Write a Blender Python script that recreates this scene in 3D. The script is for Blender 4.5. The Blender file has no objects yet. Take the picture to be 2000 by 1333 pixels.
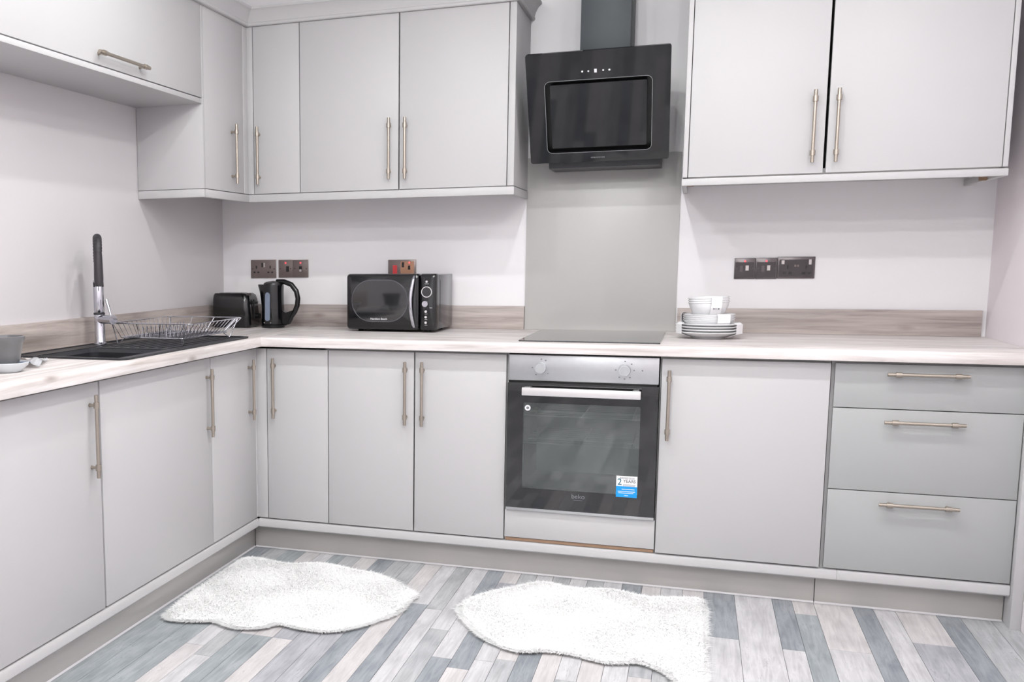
import bpy, bmesh, math, random
from mathutils import Vector, Matrix
import numpy as np

random.seed(7)
rng = np.random.default_rng(7)
scene = bpy.context.scene
COL = scene.collection

# ------------------------------------------------------------------ camera
F, CX, CY = 1996.99, 580.77, 777.61            # pixels in a 2000 x 1333 frame
cam_d = bpy.data.cameras.new('camera')
cam = bpy.data.objects.new('camera', cam_d)
COL.objects.link(cam)
cam_d.sensor_fit = 'HORIZONTAL'
cam_d.sensor_width = 36.0
cam_d.lens = F * 36.0 / 2000.0
cam_d.shift_x = (1000.0 - CX) / 2000.0
cam_d.shift_y = (CY - 666.5) / 2000.0
cam_d.clip_start = 0.05
R = ((0.93265669, -0.35846795, -0.04064763), (0.36067139, 0.92390827, 0.12770925), (-0.00822499, -0.13376932, 0.99097836))
m = Matrix.Identity(4)
for i in range(3):
    m[i][0] = R[i][0]
    m[i][1] = R[i][2]
    m[i][2] = -R[i][1]
m[0][3], m[1][3], m[2][3] = 1.7873, -4.1101, 1.2974
cam.matrix_world = m
scene.camera = cam

# ------------------------------------------------------------------ world, exposure
w = bpy.data.worlds.new('world')
scene.world = w
w.use_nodes = True
w.node_tree.nodes['Background'].inputs[0].default_value = (0.9, 0.92, 1.0, 1)
w.node_tree.nodes['Background'].inputs[1].default_value = 0.5
scene.view_settings.view_transform = 'Standard'
scene.view_settings.look = 'None'
scene.view_settings.gamma = 1.0
scene.view_settings.use_curve_mapping = False
scene.view_settings.exposure = 0.1
LIGHT_W = 31.5
# recessed downlights over the work area (x, y, watts, where)
DOWNLIGHTS = [
    (0.55, -1.00, 8.5, 'nearest the corner of the two cabinet runs'),
    (1.40, -1.00, 9.5, 'in front of the extractor hood'),
    (2.40, -1.00, 8.0, 'in front of the right wall cabinets'),
]
# bare ceiling bulbs further back (x, y, power factor, where)
BULBS = [
    (0.70, -2.10, 0.26, 'in the second row beside the sink run'),
    (1.40, -2.10, 0.95, 'in the second row at mid room'),
    (2.35, -2.10, 0.34, 'in the second row beside the right wall'),
    (0.85, -3.50, 0.95, 'in the third row on the sink side'),
    (2.05, -3.50, 1.0, 'in the third row beside the right wall'),
    (1.40, -4.90, 1.90, 'at the back of the room'),
]

# ------------------------------------------------------------------ dimensions (metres, floor at 0)
XL, YB, XR, YF, ZC = -0.507, 0.7545, 2.89, -6.0, 2.80      # walls and ceiling
ZD0, ZD1 = 0.155, 0.914                                      # base doors
ZW0, ZW = 0.926, 0.966                                       # worktop
OV = 0.0436                                                  # worktop overhang
ZU = 1.074                                                   # upstand top
XU, YU, YR = -0.186, 0.366, 0.191                            # wall cabinet door faces
ZH0, ZH1 = 1.605, 2.359                                      # wall cabinet doors
TH = 0.020                                                   # door thickness
GAP = 0.0018

# ------------------------------------------------------------------ materials
def lin(c):
    return tuple((v / 255.0 / 12.92) if v / 255.0 <= 0.04045 else ((v / 255.0 + 0.055) / 1.055) ** 2.4 for v in c)

def new_mat(name):
    mt = bpy.data.materials.new(name)
    mt.use_nodes = True
    nt = mt.node_tree
    return mt, nt, nt.nodes['Principled BSDF']

def link(nt, a, b):
    nt.links.new(a, b)

def plain(name, rgb, rough=0.5, metal=0.0, coat=0.0, noise=0.0, nscale=40.0, bump=0.0, spec=0.5):
    mt, nt, p = new_mat(name)
    c = lin(rgb)
    p.inputs['Base Color'].default_value = (*c, 1)
    p.inputs['Roughness'].default_value = rough
    p.inputs['Metallic'].default_value = metal
    p.inputs['Specular IOR Level'].default_value = spec
    if coat:
        p.inputs['Coat Weight'].default_value = coat
        p.inputs['Coat Roughness'].default_value = 0.04
    tc = nt.nodes.new('ShaderNodeTexCoord')
    nz = nt.nodes.new('ShaderNodeTexNoise')
    nz.inputs['Scale'].default_value = nscale
    nz.inputs['Detail'].default_value = 4
    link(nt, tc.outputs['Object'], nz.inputs['Vector'])
    if noise:
        mx = nt.nodes.new('ShaderNodeMix')
        mx.data_type = 'RGBA'
        mx.inputs[6].default_value = (*[v * (1 - noise) for v in c], 1)
        mx.inputs[7].default_value = (*[min(1, v * (1 + noise)) for v in c], 1)
        link(nt, nz.outputs['Fac'], mx.inputs[0])
        link(nt, mx.outputs[2], p.inputs['Base Color'])
    if bump:
        b = nt.nodes.new('ShaderNodeBump')
        b.inputs['Strength'].default_value = bump
        b.inputs['Distance'].default_value = 0.001
        link(nt, nz.outputs['Fac'], b.inputs['Height'])
        link(nt, b.outputs['Normal'], p.inputs['Normal'])
    return mt

def emit(name, rgb, strength):
    mt, nt, p = new_mat(name)
    p.inputs['Base Color'].default_value = (*lin(rgb), 1)
    p.inputs['Emission Color'].default_value = (*lin(rgb), 1)
    p.inputs['Emission Strength'].default_value = strength
    return mt

def wood(name, axis, dark, mid, light, knots=True, rough=0.45, seed=0.0):
    """pale rustic oak; axis = grain direction 'X' or 'Y'"""
    mt, nt, p = new_mat(name)
    geo = nt.nodes.new('ShaderNodeNewGeometry')
    mp = nt.nodes.new('ShaderNodeMapping')
    mp.inputs['Location'].default_value = (seed, seed * 0.7, seed * 0.3)
    mp.inputs['Scale'].default_value = (2.2, 42, 42) if axis == 'X' else (42, 2.2, 42)
    link(nt, geo.outputs['Position'], mp.inputs['Vector'])
    n1 = nt.nodes.new('ShaderNodeTexNoise')
    n1.inputs['Scale'].default_value = 1.0
    n1.inputs['Detail'].default_value = 6
    n1.inputs['Roughness'].default_value = 0.62
    n1.inputs['Distortion'].default_value = 0.6
    link(nt, mp.outputs['Vector'], n1.inputs['Vector'])
    cr = nt.nodes.new('ShaderNodeValToRGB')
    cr.color_ramp.elements[0].position = 0.28
    cr.color_ramp.elements[0].color = (*lin(dark), 1)
    cr.color_ramp.elements[1].position = 0.66
    cr.color_ramp.elements[1].color = (*lin(light), 1)
    e = cr.color_ramp.elements.new(0.47)
    e.color = (*lin(mid), 1)
    link(nt, n1.outputs['Fac'], cr.inputs['Fac'])
    out = cr.outputs['Color']
    # broad tonal drift between staves
    mp2 = nt.nodes.new('ShaderNodeMapping')
    mp2.inputs['Scale'].default_value = (1.2, 9, 9) if axis == 'X' else (9, 1.2, 9)
    link(nt, geo.outputs['Position'], mp2.inputs['Vector'])
    n2 = nt.nodes.new('ShaderNodeTexNoise')
    n2.inputs['Scale'].default_value = 1.0
    n2.inputs['Detail'].default_value = 2
    link(nt, mp2.outputs['Vector'], n2.inputs['Vector'])
    mr = nt.nodes.new('ShaderNodeMapRange')
    mr.inputs[1].default_value = 0.35
    mr.inputs[2].default_value = 0.65
    mr.inputs[3].default_value = 0.84
    mr.inputs[4].default_value = 1.08
    link(nt, n2.outputs['Fac'], mr.inputs[0])
    mul = nt.nodes.new('ShaderNodeVectorMath')
    mul.operation = 'SCALE'
    link(nt, out, mul.inputs[0])
    link(nt, mr.outputs[0], mul.inputs['Scale'])
    out = mul.outputs[0]
    if knots:
        mp3 = nt.nodes.new('ShaderNodeMapping')
        mp3.inputs['Location'].default_value = (seed * 1.7 + 0.13, 0.37, 0.05)
        mp3.inputs['Scale'].default_value = (3.2, 9, 9) if axis == 'X' else (9, 3.2, 9)
        link(nt, geo.outputs['Position'], mp3.inputs['Vector'])
        vo = nt.nodes.new('ShaderNodeTexVoronoi')
        vo.inputs['Scale'].default_value = 1.0
        link(nt, mp3.outputs['Vector'], vo.inputs['Vector'])
        kr = nt.nodes.new('ShaderNodeMapRange')
        kr.inputs[1].default_value = 0.02
        kr.inputs[2].default_value = 0.15
        kr.inputs[3].default_value = 0.6
        kr.inputs[4].default_value = 0.0
        link(nt, vo.outputs['Distance'], kr.inputs[0])
        mx = nt.nodes.new('ShaderNodeMix')
        mx.data_type = 'RGBA'
        link(nt, kr.outputs[0], mx.inputs[0])
        link(nt, out, mx.inputs[6])
        mx.inputs[7].default_value = (*lin((120, 104, 96)), 1)
        out = mx.outputs[2]
    link(nt, out, p.inputs['Base Color'])
    p.inputs['Roughness'].default_value = rough
    b = nt.nodes.new('ShaderNodeBump')
    b.inputs['Strength'].default_value = 0.15
    b.inputs['Distance'].default_value = 0.001
    link(nt, n1.outputs['Fac'], b.inputs['Height'])
    link(nt, b.outputs['Normal'], p.inputs['Normal'])
    return mt

def plank_mat(name, dark, light, island=False):
    """weathered grey floorboard, grain along Y, each board with its own offset"""
    mt, nt, p = new_mat(name)
    geo = nt.nodes.new('ShaderNodeNewGeometry')
    oi = nt.nodes.new('ShaderNodeObjectInfo')
    rnd = geo.outputs['Random Per Island'] if island else oi.outputs['Random']
    off = nt.nodes.new('ShaderNodeVectorMath')
    off.operation = 'SCALE'
    off.inputs[0].default_value = (3.1, 17.3, 7.7)
    link(nt, rnd, off.inputs['Scale'])
    add = nt.nodes.new('ShaderNodeVectorMath')
    add.operation = 'ADD'
    link(nt, geo.outputs['Position'], add.inputs[0])
    link(nt, off.outputs[0], add.inputs[1])
    mp = nt.nodes.new('ShaderNodeMapping')
    mp.inputs['Scale'].default_value = (55, 4.0, 10)
    link(nt, add.outputs[0], mp.inputs['Vector'])
    n1 = nt.nodes.new('ShaderNodeTexNoise')
    n1.inputs['Scale'].default_value = 1.0
    n1.inputs['Detail'].default_value = 5
    n1.inputs['Roughness'].default_value = 0.65
    n1.inputs['Distortion'].default_value = 1.2
    link(nt, mp.outputs['Vector'], n1.inputs['Vector'])
    mp2 = nt.nodes.new('ShaderNodeMapping')
    mp2.inputs['Scale'].default_value = (14, 6, 10)
    link(nt, add.outputs[0], mp2.inputs['Vector'])
    n2 = nt.nodes.new('ShaderNodeTexNoise')
    n2.inputs['Scale'].default_value = 1.0
    n2.inputs['Detail'].default_value = 3
    link(nt, mp2.outputs['Vector'], n2.inputs['Vector'])
    av = nt.nodes.new('ShaderNodeMath')
    av.operation = 'MULTIPLY_ADD'
    av.inputs[1].default_value = 0.55
    link(nt, n1.outputs['Fac'], av.inputs[0])
    sc = nt.nodes.new('ShaderNodeMath')
    sc.operation = 'MULTIPLY'
    sc.inputs[1].default_value = 0.45
    link(nt, n2.outputs['Fac'], sc.inputs[0])
    link(nt, sc.outputs[0], av.inputs[2])
    cr = nt.nodes.new('ShaderNodeValToRGB')
    cr.color_ramp.elements[0].position = 0.30
    cr.color_ramp.elements[0].color = (*lin(dark), 1)
    cr.color_ramp.elements[1].position = 0.60
    cr.color_ramp.elements[1].color = (*lin(light), 1)
    link(nt, av.outputs[0], cr.inputs['Fac'])
    # hairline cracks and small knots printed in the board
    wv = nt.nodes.new('ShaderNodeTexNoise')
    wv.inputs['Scale'].default_value = 1.0
    wv.inputs['Detail'].default_value = 3
    wv.inputs['Distortion'].default_value = 2.5
    mp3 = nt.nodes.new('ShaderNodeMapping')
    mp3.inputs['Scale'].default_value = (26, 3.0, 10)
    link(nt, add.outputs[0], mp3.inputs['Vector'])
    link(nt, mp3.outputs['Vector'], wv.inputs['Vector'])
    rg_ = nt.nodes.new('ShaderNodeMath')
    rg_.operation = 'PINGPONG'
    rg_.inputs[1].default_value = 0.07
    link(nt, wv.outputs['Fac'], rg_.inputs[0])
    ck = nt.nodes.new('ShaderNodeMapRange')
    ck.inputs[1].default_value = 0.0
    ck.inputs[2].default_value = 0.010
    ck.inputs[3].default_value = 0.62
    ck.inputs[4].default_value = 1.0
    link(nt, rg_.outputs[0], ck.inputs[0])
    gate = nt.nodes.new('ShaderNodeMapRange')          # cracks only in patches
    gate.inputs[1].default_value = 0.50
    gate.inputs[2].default_value = 0.62
    link(nt, n2.outputs['Fac'], gate.inputs[0])
    cm = nt.nodes.new('ShaderNodeMix')
    cm.data_type = 'FLOAT'
    cm.inputs[2].default_value = 1.0
    link(nt, gate.outputs[0], cm.inputs[0])
    link(nt, ck.outputs[0], cm.inputs[3])
    ml = nt.nodes.new('ShaderNodeVectorMath')
    ml.operation = 'SCALE'
    link(nt, cr.outputs['Color'], ml.inputs[0])
    link(nt, cm.outputs[0], ml.inputs['Scale'])
    out = ml.outputs[0]
    if island:
        mr = nt.nodes.new('ShaderNodeMapRange')
        mr.inputs[3].default_value = 0.6
        mr.inputs[4].default_value = 1.25
        link(nt, rnd, mr.inputs[0])
        mul = nt.nodes.new('ShaderNodeVectorMath')
        mul.operation = 'SCALE'
        link(nt, out, mul.inputs[0])
        link(nt, mr.outputs[0], mul.inputs['Scale'])
        out = mul.outputs[0]
    link(nt, out, p.inputs['Base Color'])
    p.inputs['Roughness'].default_value = 0.42
    b = nt.nodes.new('ShaderNodeBump')
    b.inputs['Strength'].default_value = 0.12
    b.inputs['Distance'].default_value = 0.001
    link(nt, n1.outputs['Fac'], b.inputs['Height'])
    link(nt, b.outputs['Normal'], p.inputs['Normal'])
    return mt

def pane(name, tint, refl_rough=0.02, opacity=0.0, body=(10, 10, 12), ior=1.5):
    """window glass: see-through with a tint, fresnel reflection on top"""
    mt = bpy.data.materials.new(name)
    mt.use_nodes = True
    nt = mt.node_tree
    nt.nodes.remove(nt.nodes['Principled BSDF'])
    outn = nt.nodes['Material Output']
    tr = nt.nodes.new('ShaderNodeBsdfTransparent')
    tr.inputs[0].default_value = (*tint, 1)
    df = nt.nodes.new('ShaderNodeBsdfDiffuse')
    df.inputs[0].default_value = (*lin(body), 1)
    m1 = nt.nodes.new('ShaderNodeMixShader')
    m1.inputs[0].default_value = opacity
    link(nt, tr.outputs[0], m1.inputs[1])
    link(nt, df.outputs[0], m1.inputs[2])
    gl = nt.nodes.new('ShaderNodeBsdfGlossy')
    gl.inputs['Roughness'].default_value = refl_rough
    fr = nt.nodes.new('ShaderNodeFresnel')
    fr.inputs[0].default_value = ior
    m2 = nt.nodes.new('ShaderNodeMixShader')
    link(nt, fr.outputs[0], m2.inputs[0])
    link(nt, m1.outputs[0], m2.inputs[1])
    link(nt, gl.outputs[0], m2.inputs[2])
    link(nt, m2.outputs[0], outn.inputs[0])
    return mt

M = {}
M['door'] = plain('cabinet_satin_grey', (190, 189, 190), 0.46, spec=0.35, noise=0.012, nscale=3.0)
M['drawer'] = plain('drawer_satin_grey', (169, 170, 170), 0.42, spec=0.35, noise=0.012, nscale=3.0)
M['carcass'] = plain('carcass_board', (180, 179, 179), 0.5)
M['plinth'] = plain('plinth_satin_grey', (184, 181, 178), 0.25)
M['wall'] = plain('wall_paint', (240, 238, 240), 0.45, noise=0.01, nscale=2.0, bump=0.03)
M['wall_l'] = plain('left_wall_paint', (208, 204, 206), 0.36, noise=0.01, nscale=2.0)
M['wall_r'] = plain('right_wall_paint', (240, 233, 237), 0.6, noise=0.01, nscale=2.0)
M['ceiling'] = plain('ceiling_paint', (240, 240, 240), 0.8, noise=0.01)
M['metal'] = plain('brushed_champagne_metal', (172, 163, 152), 0.34, 0.85, noise=0.06, nscale=200)
M['collar'] = plain('polished_champagne_metal', (205, 196, 180), 0.2, 1.0)
M['wood_y'] = wood('oak_worktop_left', 'Y', (190, 180, 174), (216, 209, 206), (234, 230, 229), seed=2.0)
M['wood_x'] = wood('oak_worktop_back', 'X', (186, 176, 171), (217, 210, 208), (236, 232, 232), seed=5.0)
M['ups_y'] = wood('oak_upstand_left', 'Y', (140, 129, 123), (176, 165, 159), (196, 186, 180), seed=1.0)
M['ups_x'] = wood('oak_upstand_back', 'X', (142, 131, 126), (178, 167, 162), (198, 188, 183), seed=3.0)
M['splash'] = plain('grey_glass_splashback', (190, 189, 187), 0.32)
M['black_glass'] = plain('black_glass', (14, 14, 17), 0.04, coat=1.0)
M['hood_glass'] = plain('hood_black_glass', (16, 16, 20), 0.05, coat=0.15)
M['black_metal'] = plain('black_satin_metal', (42, 42, 46), 0.35)
M['black_gloss'] = plain('black_gloss_enamel', (11, 11, 14), 0.14, coat=0.25)
M['black_plastic'] = plain('black_plastic', (14, 14, 16), 0.22)
M['recess'] = plain('black_recess', (6, 6, 8), 0.4)
M['chim'] = plain('chimney_dark_metal', (56, 63, 67), 0.5)
M['steel'] = plain('brushed_steel', (196, 198, 200), 0.32, 0.85, noise=0.04, nscale=60)
M['alu'] = plain('satin_aluminium', (222, 219, 220), 0.35, 0.55)
M['chrome'] = plain('chrome', (196, 197, 204), 0.08, 1.0)
M['sink'] = plain('black_granite_composite', (36, 37, 41), 0.38, noise=0.3, nscale=500, bump=0.1)
M['china'] = plain('white_glazed_china', (238, 238, 240), 0.12, coat=0.3)
M['card'] = plain('white_card', (240, 239, 241), 0.6)
M['ink'] = plain('grey_ink', (120, 122, 126), 0.6)
M['socket'] = plain('black_nickel', (122, 110, 107), 0.3, 0.35)
M['socket_d'] = plain('dark_black_nickel', (92, 85, 86), 0.25, 0.4)
M['insert'] = plain('socket_black_insert', (24, 21, 22), 0.3)
M['inset'] = plain('smoked_nickel_inset', (66, 60, 62), 0.25, 0.3)
M['white_rocker'] = plain('grey_rocker', (190, 184, 182), 0.3, 0.6)
M['copper_reflect'] = plain('nickel_copper_reflection', (176, 134, 110), 0.25, 0.7)  # nickel with a copper-toned reflection painted into its base colour
M['led'] = emit('red_neon', (255, 40, 50), 6.0)
M['red'] = plain('red_plastic', (214, 60, 64), 0.3)
M['white_mark'] = plain('white_print', (225, 226, 230), 0.5)
M['grey_mark'] = plain('grey_print', (120, 122, 126), 0.5)
M['dark_mark'] = plain('dark_print', (60, 66, 72), 0.5)
M['teal_mark'] = plain('teal_print', (40, 110, 130), 0.5)
M['blue'] = plain('blue_sticker', (10, 150, 226), 0.4)
M['oven_in'] = plain('oven_grey_enamel', (205, 212, 210), 0.4, noise=0.25, nscale=5)
M['oven_pane'] = pane('oven_window_glass', (0.84, 0.88, 0.87), 0.03, ior=2.0)
M['mw_pane'] = plain('microwave_window_glass', (30, 30, 33), 0.06, coat=1.0)
def fur_mat():
    mt = bpy.data.materials.new('white_faux_fur')
    mt.use_nodes = True
    nt = mt.node_tree
    nt.nodes.remove(nt.nodes['Principled BSDF'])
    df = nt.nodes.new('ShaderNodeBsdfDiffuse')
    tl = nt.nodes.new('ShaderNodeBsdfTranslucent')
    oi = nt.nodes.new('ShaderNodeNewGeometry')
    cr = nt.nodes.new('ShaderNodeValToRGB')
    cr.color_ramp.elements[0].color = (*lin((252, 252, 251)), 1)
    cr.color_ramp.elements[1].color = (*lin((254, 254, 254)), 1)
    link(nt, oi.outputs['Random Per Island'], cr.inputs[0])
    link(nt, cr.outputs[0], df.inputs[0])
    link(nt, cr.outputs[0], tl.inputs[0])
    mx = nt.nodes.new('ShaderNodeMixShader')
    mx.inputs[0].default_value = 0.15
    link(nt, df.outputs[0], mx.inputs[1])
    link(nt, tl.outputs[0], mx.inputs[2])
    link(nt, mx.outputs[0], nt.nodes['Material Output'].inputs[0])
    return mt
M['fur'] = fur_mat()
M['suede'] = plain('rug_backing', (120, 92, 84), 0.9)
M['tile_bead'] = plain('white_sealant', (214, 212, 214), 0.4)
M['cup'] = plain('grey_stoneware', (104, 104, 106), 0.3)
M['dish'] = plain('pale_dish', (205, 208, 212), 0.2)
M['film'] = pane('clear_plastic_film', (0.93, 0.94, 0.96), 0.25, 0.6, (235, 238, 242))
M['shelf'] = plain('bright_wire', (215, 218, 216), 0.3)
M['blue_cloth'] = plain('slate_blue_print', (92, 106, 124), 0.5, noise=0.3, nscale=120)
M['win_blue'] = plain('kettle_water_window', (118, 130, 150), 0.15, coat=0.5, noise=0.15, nscale=60)
M['grout'] = plain('dark_joint', (92, 92, 96), 0.9)
M['bulb'] = emit('downlight_lens', (255, 250, 246), 8.0)
M['raw'] = plain('raw_chipboard_edge', (150, 122, 100), 0.8)

# ------------------------------------------------------------------ geometry helpers
def nb():
    return bmesh.new()

def box(bm, x0, x1, y0, y1, z0, z1, bev=0.0, seg=2):
    v = [bm.verts.new((x, y, z)) for x in (x0, x1) for y in (y0, y1) for z in (z0, z1)]
    fs = [(0, 1, 3, 2), (4, 6, 7, 5), (0, 4, 5, 1), (2, 3, 7, 6), (0, 2, 6, 4), (1, 5, 7, 3)]
    faces = [bm.faces.new([v[i] for i in f]) for f in fs]
    if bev:
        ed = list({e for f in faces for e in f.edges})
        bmesh.ops.bevel(bm, geom=ed, offset=bev, segments=seg, affect='EDGES', profile=0.5)
    return bm

def frame_of(d):
    d = Vector(d).normalized()
    a = Vector((0, 0, 1)) if abs(d.z) < 0.9 else Vector((1, 0, 0))
    u = d.cross(a).normalized()
    return u, d.cross(u).normalized()

def cyl(bm, p0, p1, r0, r1=None, n=16, caps=True):
    r1 = r0 if r1 is None else r1
    p0, p1 = Vector(p0), Vector(p1)
    u, v = frame_of(p1 - p0)
    A, Bv = [], []
    for i in range(n):
        a = 2 * math.pi * i / n
        d = u * math.cos(a) + v * math.sin(a)
        A.append(bm.verts.new(p0 + d * r0))
        Bv.append(bm.verts.new(p1 + d * r1))
    for i in range(n):
        j = (i + 1) % n
        bm.faces.new((A[i], A[j], Bv[j], Bv[i]))
    if caps:
        bm.faces.new(A[::-1])
        bm.faces.new(Bv)
    return bm

def tube(bm, pts, r, n=8, closed=False, flat=None):
    pts = [Vector(p) for p in pts]
    rs = r if isinstance(r, (list, tuple)) else [r] * len(pts)
    N = len(pts)
    rings = []
    pu = None
    for i, p in enumerate(pts):
        if closed:
            t = pts[(i + 1) % N] - pts[i - 1]
        else:
            t = pts[min(i + 1, N - 1)] - pts[max(i - 1, 0)]
        t.normalize()
        if pu is None:
            u, v = frame_of(t)
        else:
            u = (pu - t * pu.dot(t)).normalized()
            v = t.cross(u)
        pu = u
        k = flat if flat else 1.0
        rings.append([bm.verts.new(p + (u * math.cos(2 * math.pi * a / n) + v * k * math.sin(2 * math.pi * a / n)) * rs[i]) for a in range(n)])
    for i in range(N if closed else N - 1):
        a, b = rings[i], rings[(i + 1) % N]
        for k in range(n):
            l = (k + 1) % n
            bm.faces.new((a[k], a[l], b[l], b[k]))
    if not closed:
        bm.faces.new(rings[0][::-1])
        bm.faces.new(rings[-1])
    return bm

def lathe(bm, prof, c=(0, 0, 0), n=40, sx=1.0, sy=1.0):
    c = Vector(c)
    rings = []
    for r, z in prof:
        if r < 1e-6:
            rings.append([bm.verts.new(c + Vector((0, 0, z)))])
        else:
            rings.append([bm.verts.new(c + Vector((r * sx * math.cos(2 * math.pi * i / n), r * sy * math.sin(2 * math.pi * i / n), z))) for i in range(n)])
    for a, b in zip(rings, rings[1:]):
        for i in range(n):
            j = (i + 1) % n
            if len(a) == 1:
                bm.faces.new((a[0], b[j], b[i]))
            elif len(b) == 1:
                bm.faces.new((a[i], a[j], b[0]))
            else:
                bm.faces.new((a[i], a[j], b[j], b[i]))
    return bm

def prism(bm, poly, lo, hi, fn):
    """extrude a 2-D outline; fn(a, b, t) -> 3-D point"""
    A = [bm.verts.new(fn(a, b, lo)) for a, b in poly]
    Bv = [bm.verts.new(fn(a, b, hi)) for a, b in poly]
    n = len(poly)
    for i in range(n):
        j = (i + 1) % n
        bm.faces.new((A[i], A[j], Bv[j], Bv[i]))
    bm.faces.new(A[::-1])
    bm.faces.new(Bv)
    return bm

def rrect(x0, x1, y0, y1, r, n=6):
    out = []
    for cx, cy, a0 in ((x1 - r, y1 - r, 0), (x0 + r, y1 - r, 90), (x0 + r, y0 + r, 180), (x1 - r, y0 + r, 270)):
        for i in range(n + 1):
            a = math.radians(a0 + 90 * i / n)
            out.append((cx + r * math.cos(a), cy + r * math.sin(a)))
    return out

def ring_prism(bm, outer, inner, lo, hi, fn):
    """frame between two outlines with the same number of points"""
    n = len(outer)
    o0 = [bm.verts.new(fn(a, b, lo)) for a, b in outer]
    o1 = [bm.verts.new(fn(a, b, hi)) for a, b in outer]
    i0 = [bm.verts.new(fn(a, b, lo)) for a, b in inner]
    i1 = [bm.verts.new(fn(a, b, hi)) for a, b in inner]
    for k in range(n):
        l = (k + 1) % n
        bm.faces.new((o0[k], o0[l], o1[l], o1[k]))
        bm.faces.new((i0[l], i0[k], i1[k], i1[l]))
        bm.faces.new((o1[k], o1[l], i1[l], i1[k]))
        bm.faces.new((o0[l], o0[k], i0[k], i0[l]))
    return bm

ORG = {}

def finish(name, bm, mat, org, smooth=35):
    bmesh.ops.recalc_face_normals(bm, faces=bm.faces)
    me = bpy.data.meshes.new(name)
    for v in bm.verts:
        v.co -= org
    bm.to_mesh(me)
    bm.free()
    if smooth:
        me.polygons.foreach_set('use_smooth', [True] * len(me.polygons))
        me.set_sharp_from_angle(angle=math.radians(smooth))
    me.materials.append(M[mat] if isinstance(mat, str) else mat)
    o = bpy.data.objects.new(name, me)
    COL.objects.link(o)
    return o

def tag(o, label=None, cat=None, group=None, kind=None):
    if label:
        o['label'] = label
    if cat:
        o['category'] = cat
    if group:
        o['group'] = group
    if kind:
        o['kind'] = kind
    return o

def thing(name, loc, label, cat, group=None, rz=0.0):
    o = bpy.data.objects.new(name, None)
    o.empty_display_size = 0.05
    COL.objects.link(o)
    o.location = loc
    o.rotation_euler = (0, 0, rz)
    ORG[o] = Vector(loc)
    return tag(o, label, cat, group)

def part(name, bm, mat, parent, label=None, smooth=35, kind=None):
    o = finish(name, bm, mat, ORG[parent], smooth)
    o.parent = parent
    ORG[o] = ORG[parent]
    return tag(o, label, kind=kind)

def solo(name, bm, mat, label=None, cat=None, group=None, kind=None, smooth=35):
    xs = [v.co for v in bm.verts]
    org = Vector(((min(v.x for v in xs) + max(v.x for v in xs)) / 2, (min(v.y for v in xs) + max(v.y for v in xs)) / 2, min(v.z for v in xs)))
    o = finish(name, bm, mat, org, smooth)
    o.location = org
    ORG[o] = org
    return tag(o, label, cat, group, kind)

def copy_tree(o, parent=None):
    c = o.copy()
    COL.objects.link(c)
    c.parent = parent
    for ch in list(o.children):
        copy_tree(ch, c)
    return c

def text_part(name, s, size, org, right, up, mat, parent, depth=0.0004, label=None):
    cu = bpy.data.curves.new(name, 'FONT')
    cu.body = s
    cu.size = size
    cu.extrude = depth
    cu.align_x = 'CENTER'
    cu.align_y = 'CENTER'
    t = bpy.data.objects.new(name, cu)
    COL.objects.link(t)
    dg = bpy.context.evaluated_depsgraph_get()
    me = bpy.data.meshes.new_from_object(t.evaluated_get(dg))
    bpy.data.objects.remove(t)
    r, u = Vector(right).normalized(), Vector(up).normalized()
    nrm = r.cross(u)
    mt = Matrix((r, u, nrm)).transposed().to_4x4()
    mt.translation = Vector(org) - ORG[parent]
    me.transform(mt)
    me.materials.clear()
    me.materials.append(M[mat])
    o = bpy.data.objects.new(name, me)
    COL.objects.link(o)
    o.parent = parent
    ORG[o] = ORG[parent]
    return tag(o, label)

# ------------------------------------------------------------------ the room
b = nb(); box(b, XL - 0.12, XR + 0.12, YF - 0.12, YB + 0.12, -0.08, -0.0045)
floor = solo('floor', b, 'grout', kind='structure')
b = nb(); box(b, XL - 0.12, XR + 0.12, YB, YB + 0.12, -0.0045, ZC)
solo('wall_back', b, 'wall', kind='structure')
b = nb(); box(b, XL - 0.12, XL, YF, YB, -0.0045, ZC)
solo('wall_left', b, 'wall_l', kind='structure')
b = nb(); box(b, XR, XR + 0.12, YF, YB, -0.0045, ZC)
solo('wall_right', b, 'wall_r', kind='structure')
b = nb(); box(b, XL - 0.12, XR + 0.12, YF - 0.12, YF, -0.0045, ZC)
solo('wall_front', b, 'wall', kind='structure')
b = nb(); box(b, XL - 0.12, XR + 0.12, YF - 0.12, YB + 0.12, ZC, ZC + 0.1)
solo('ceiling', b, 'ceiling', kind='structure')

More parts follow.
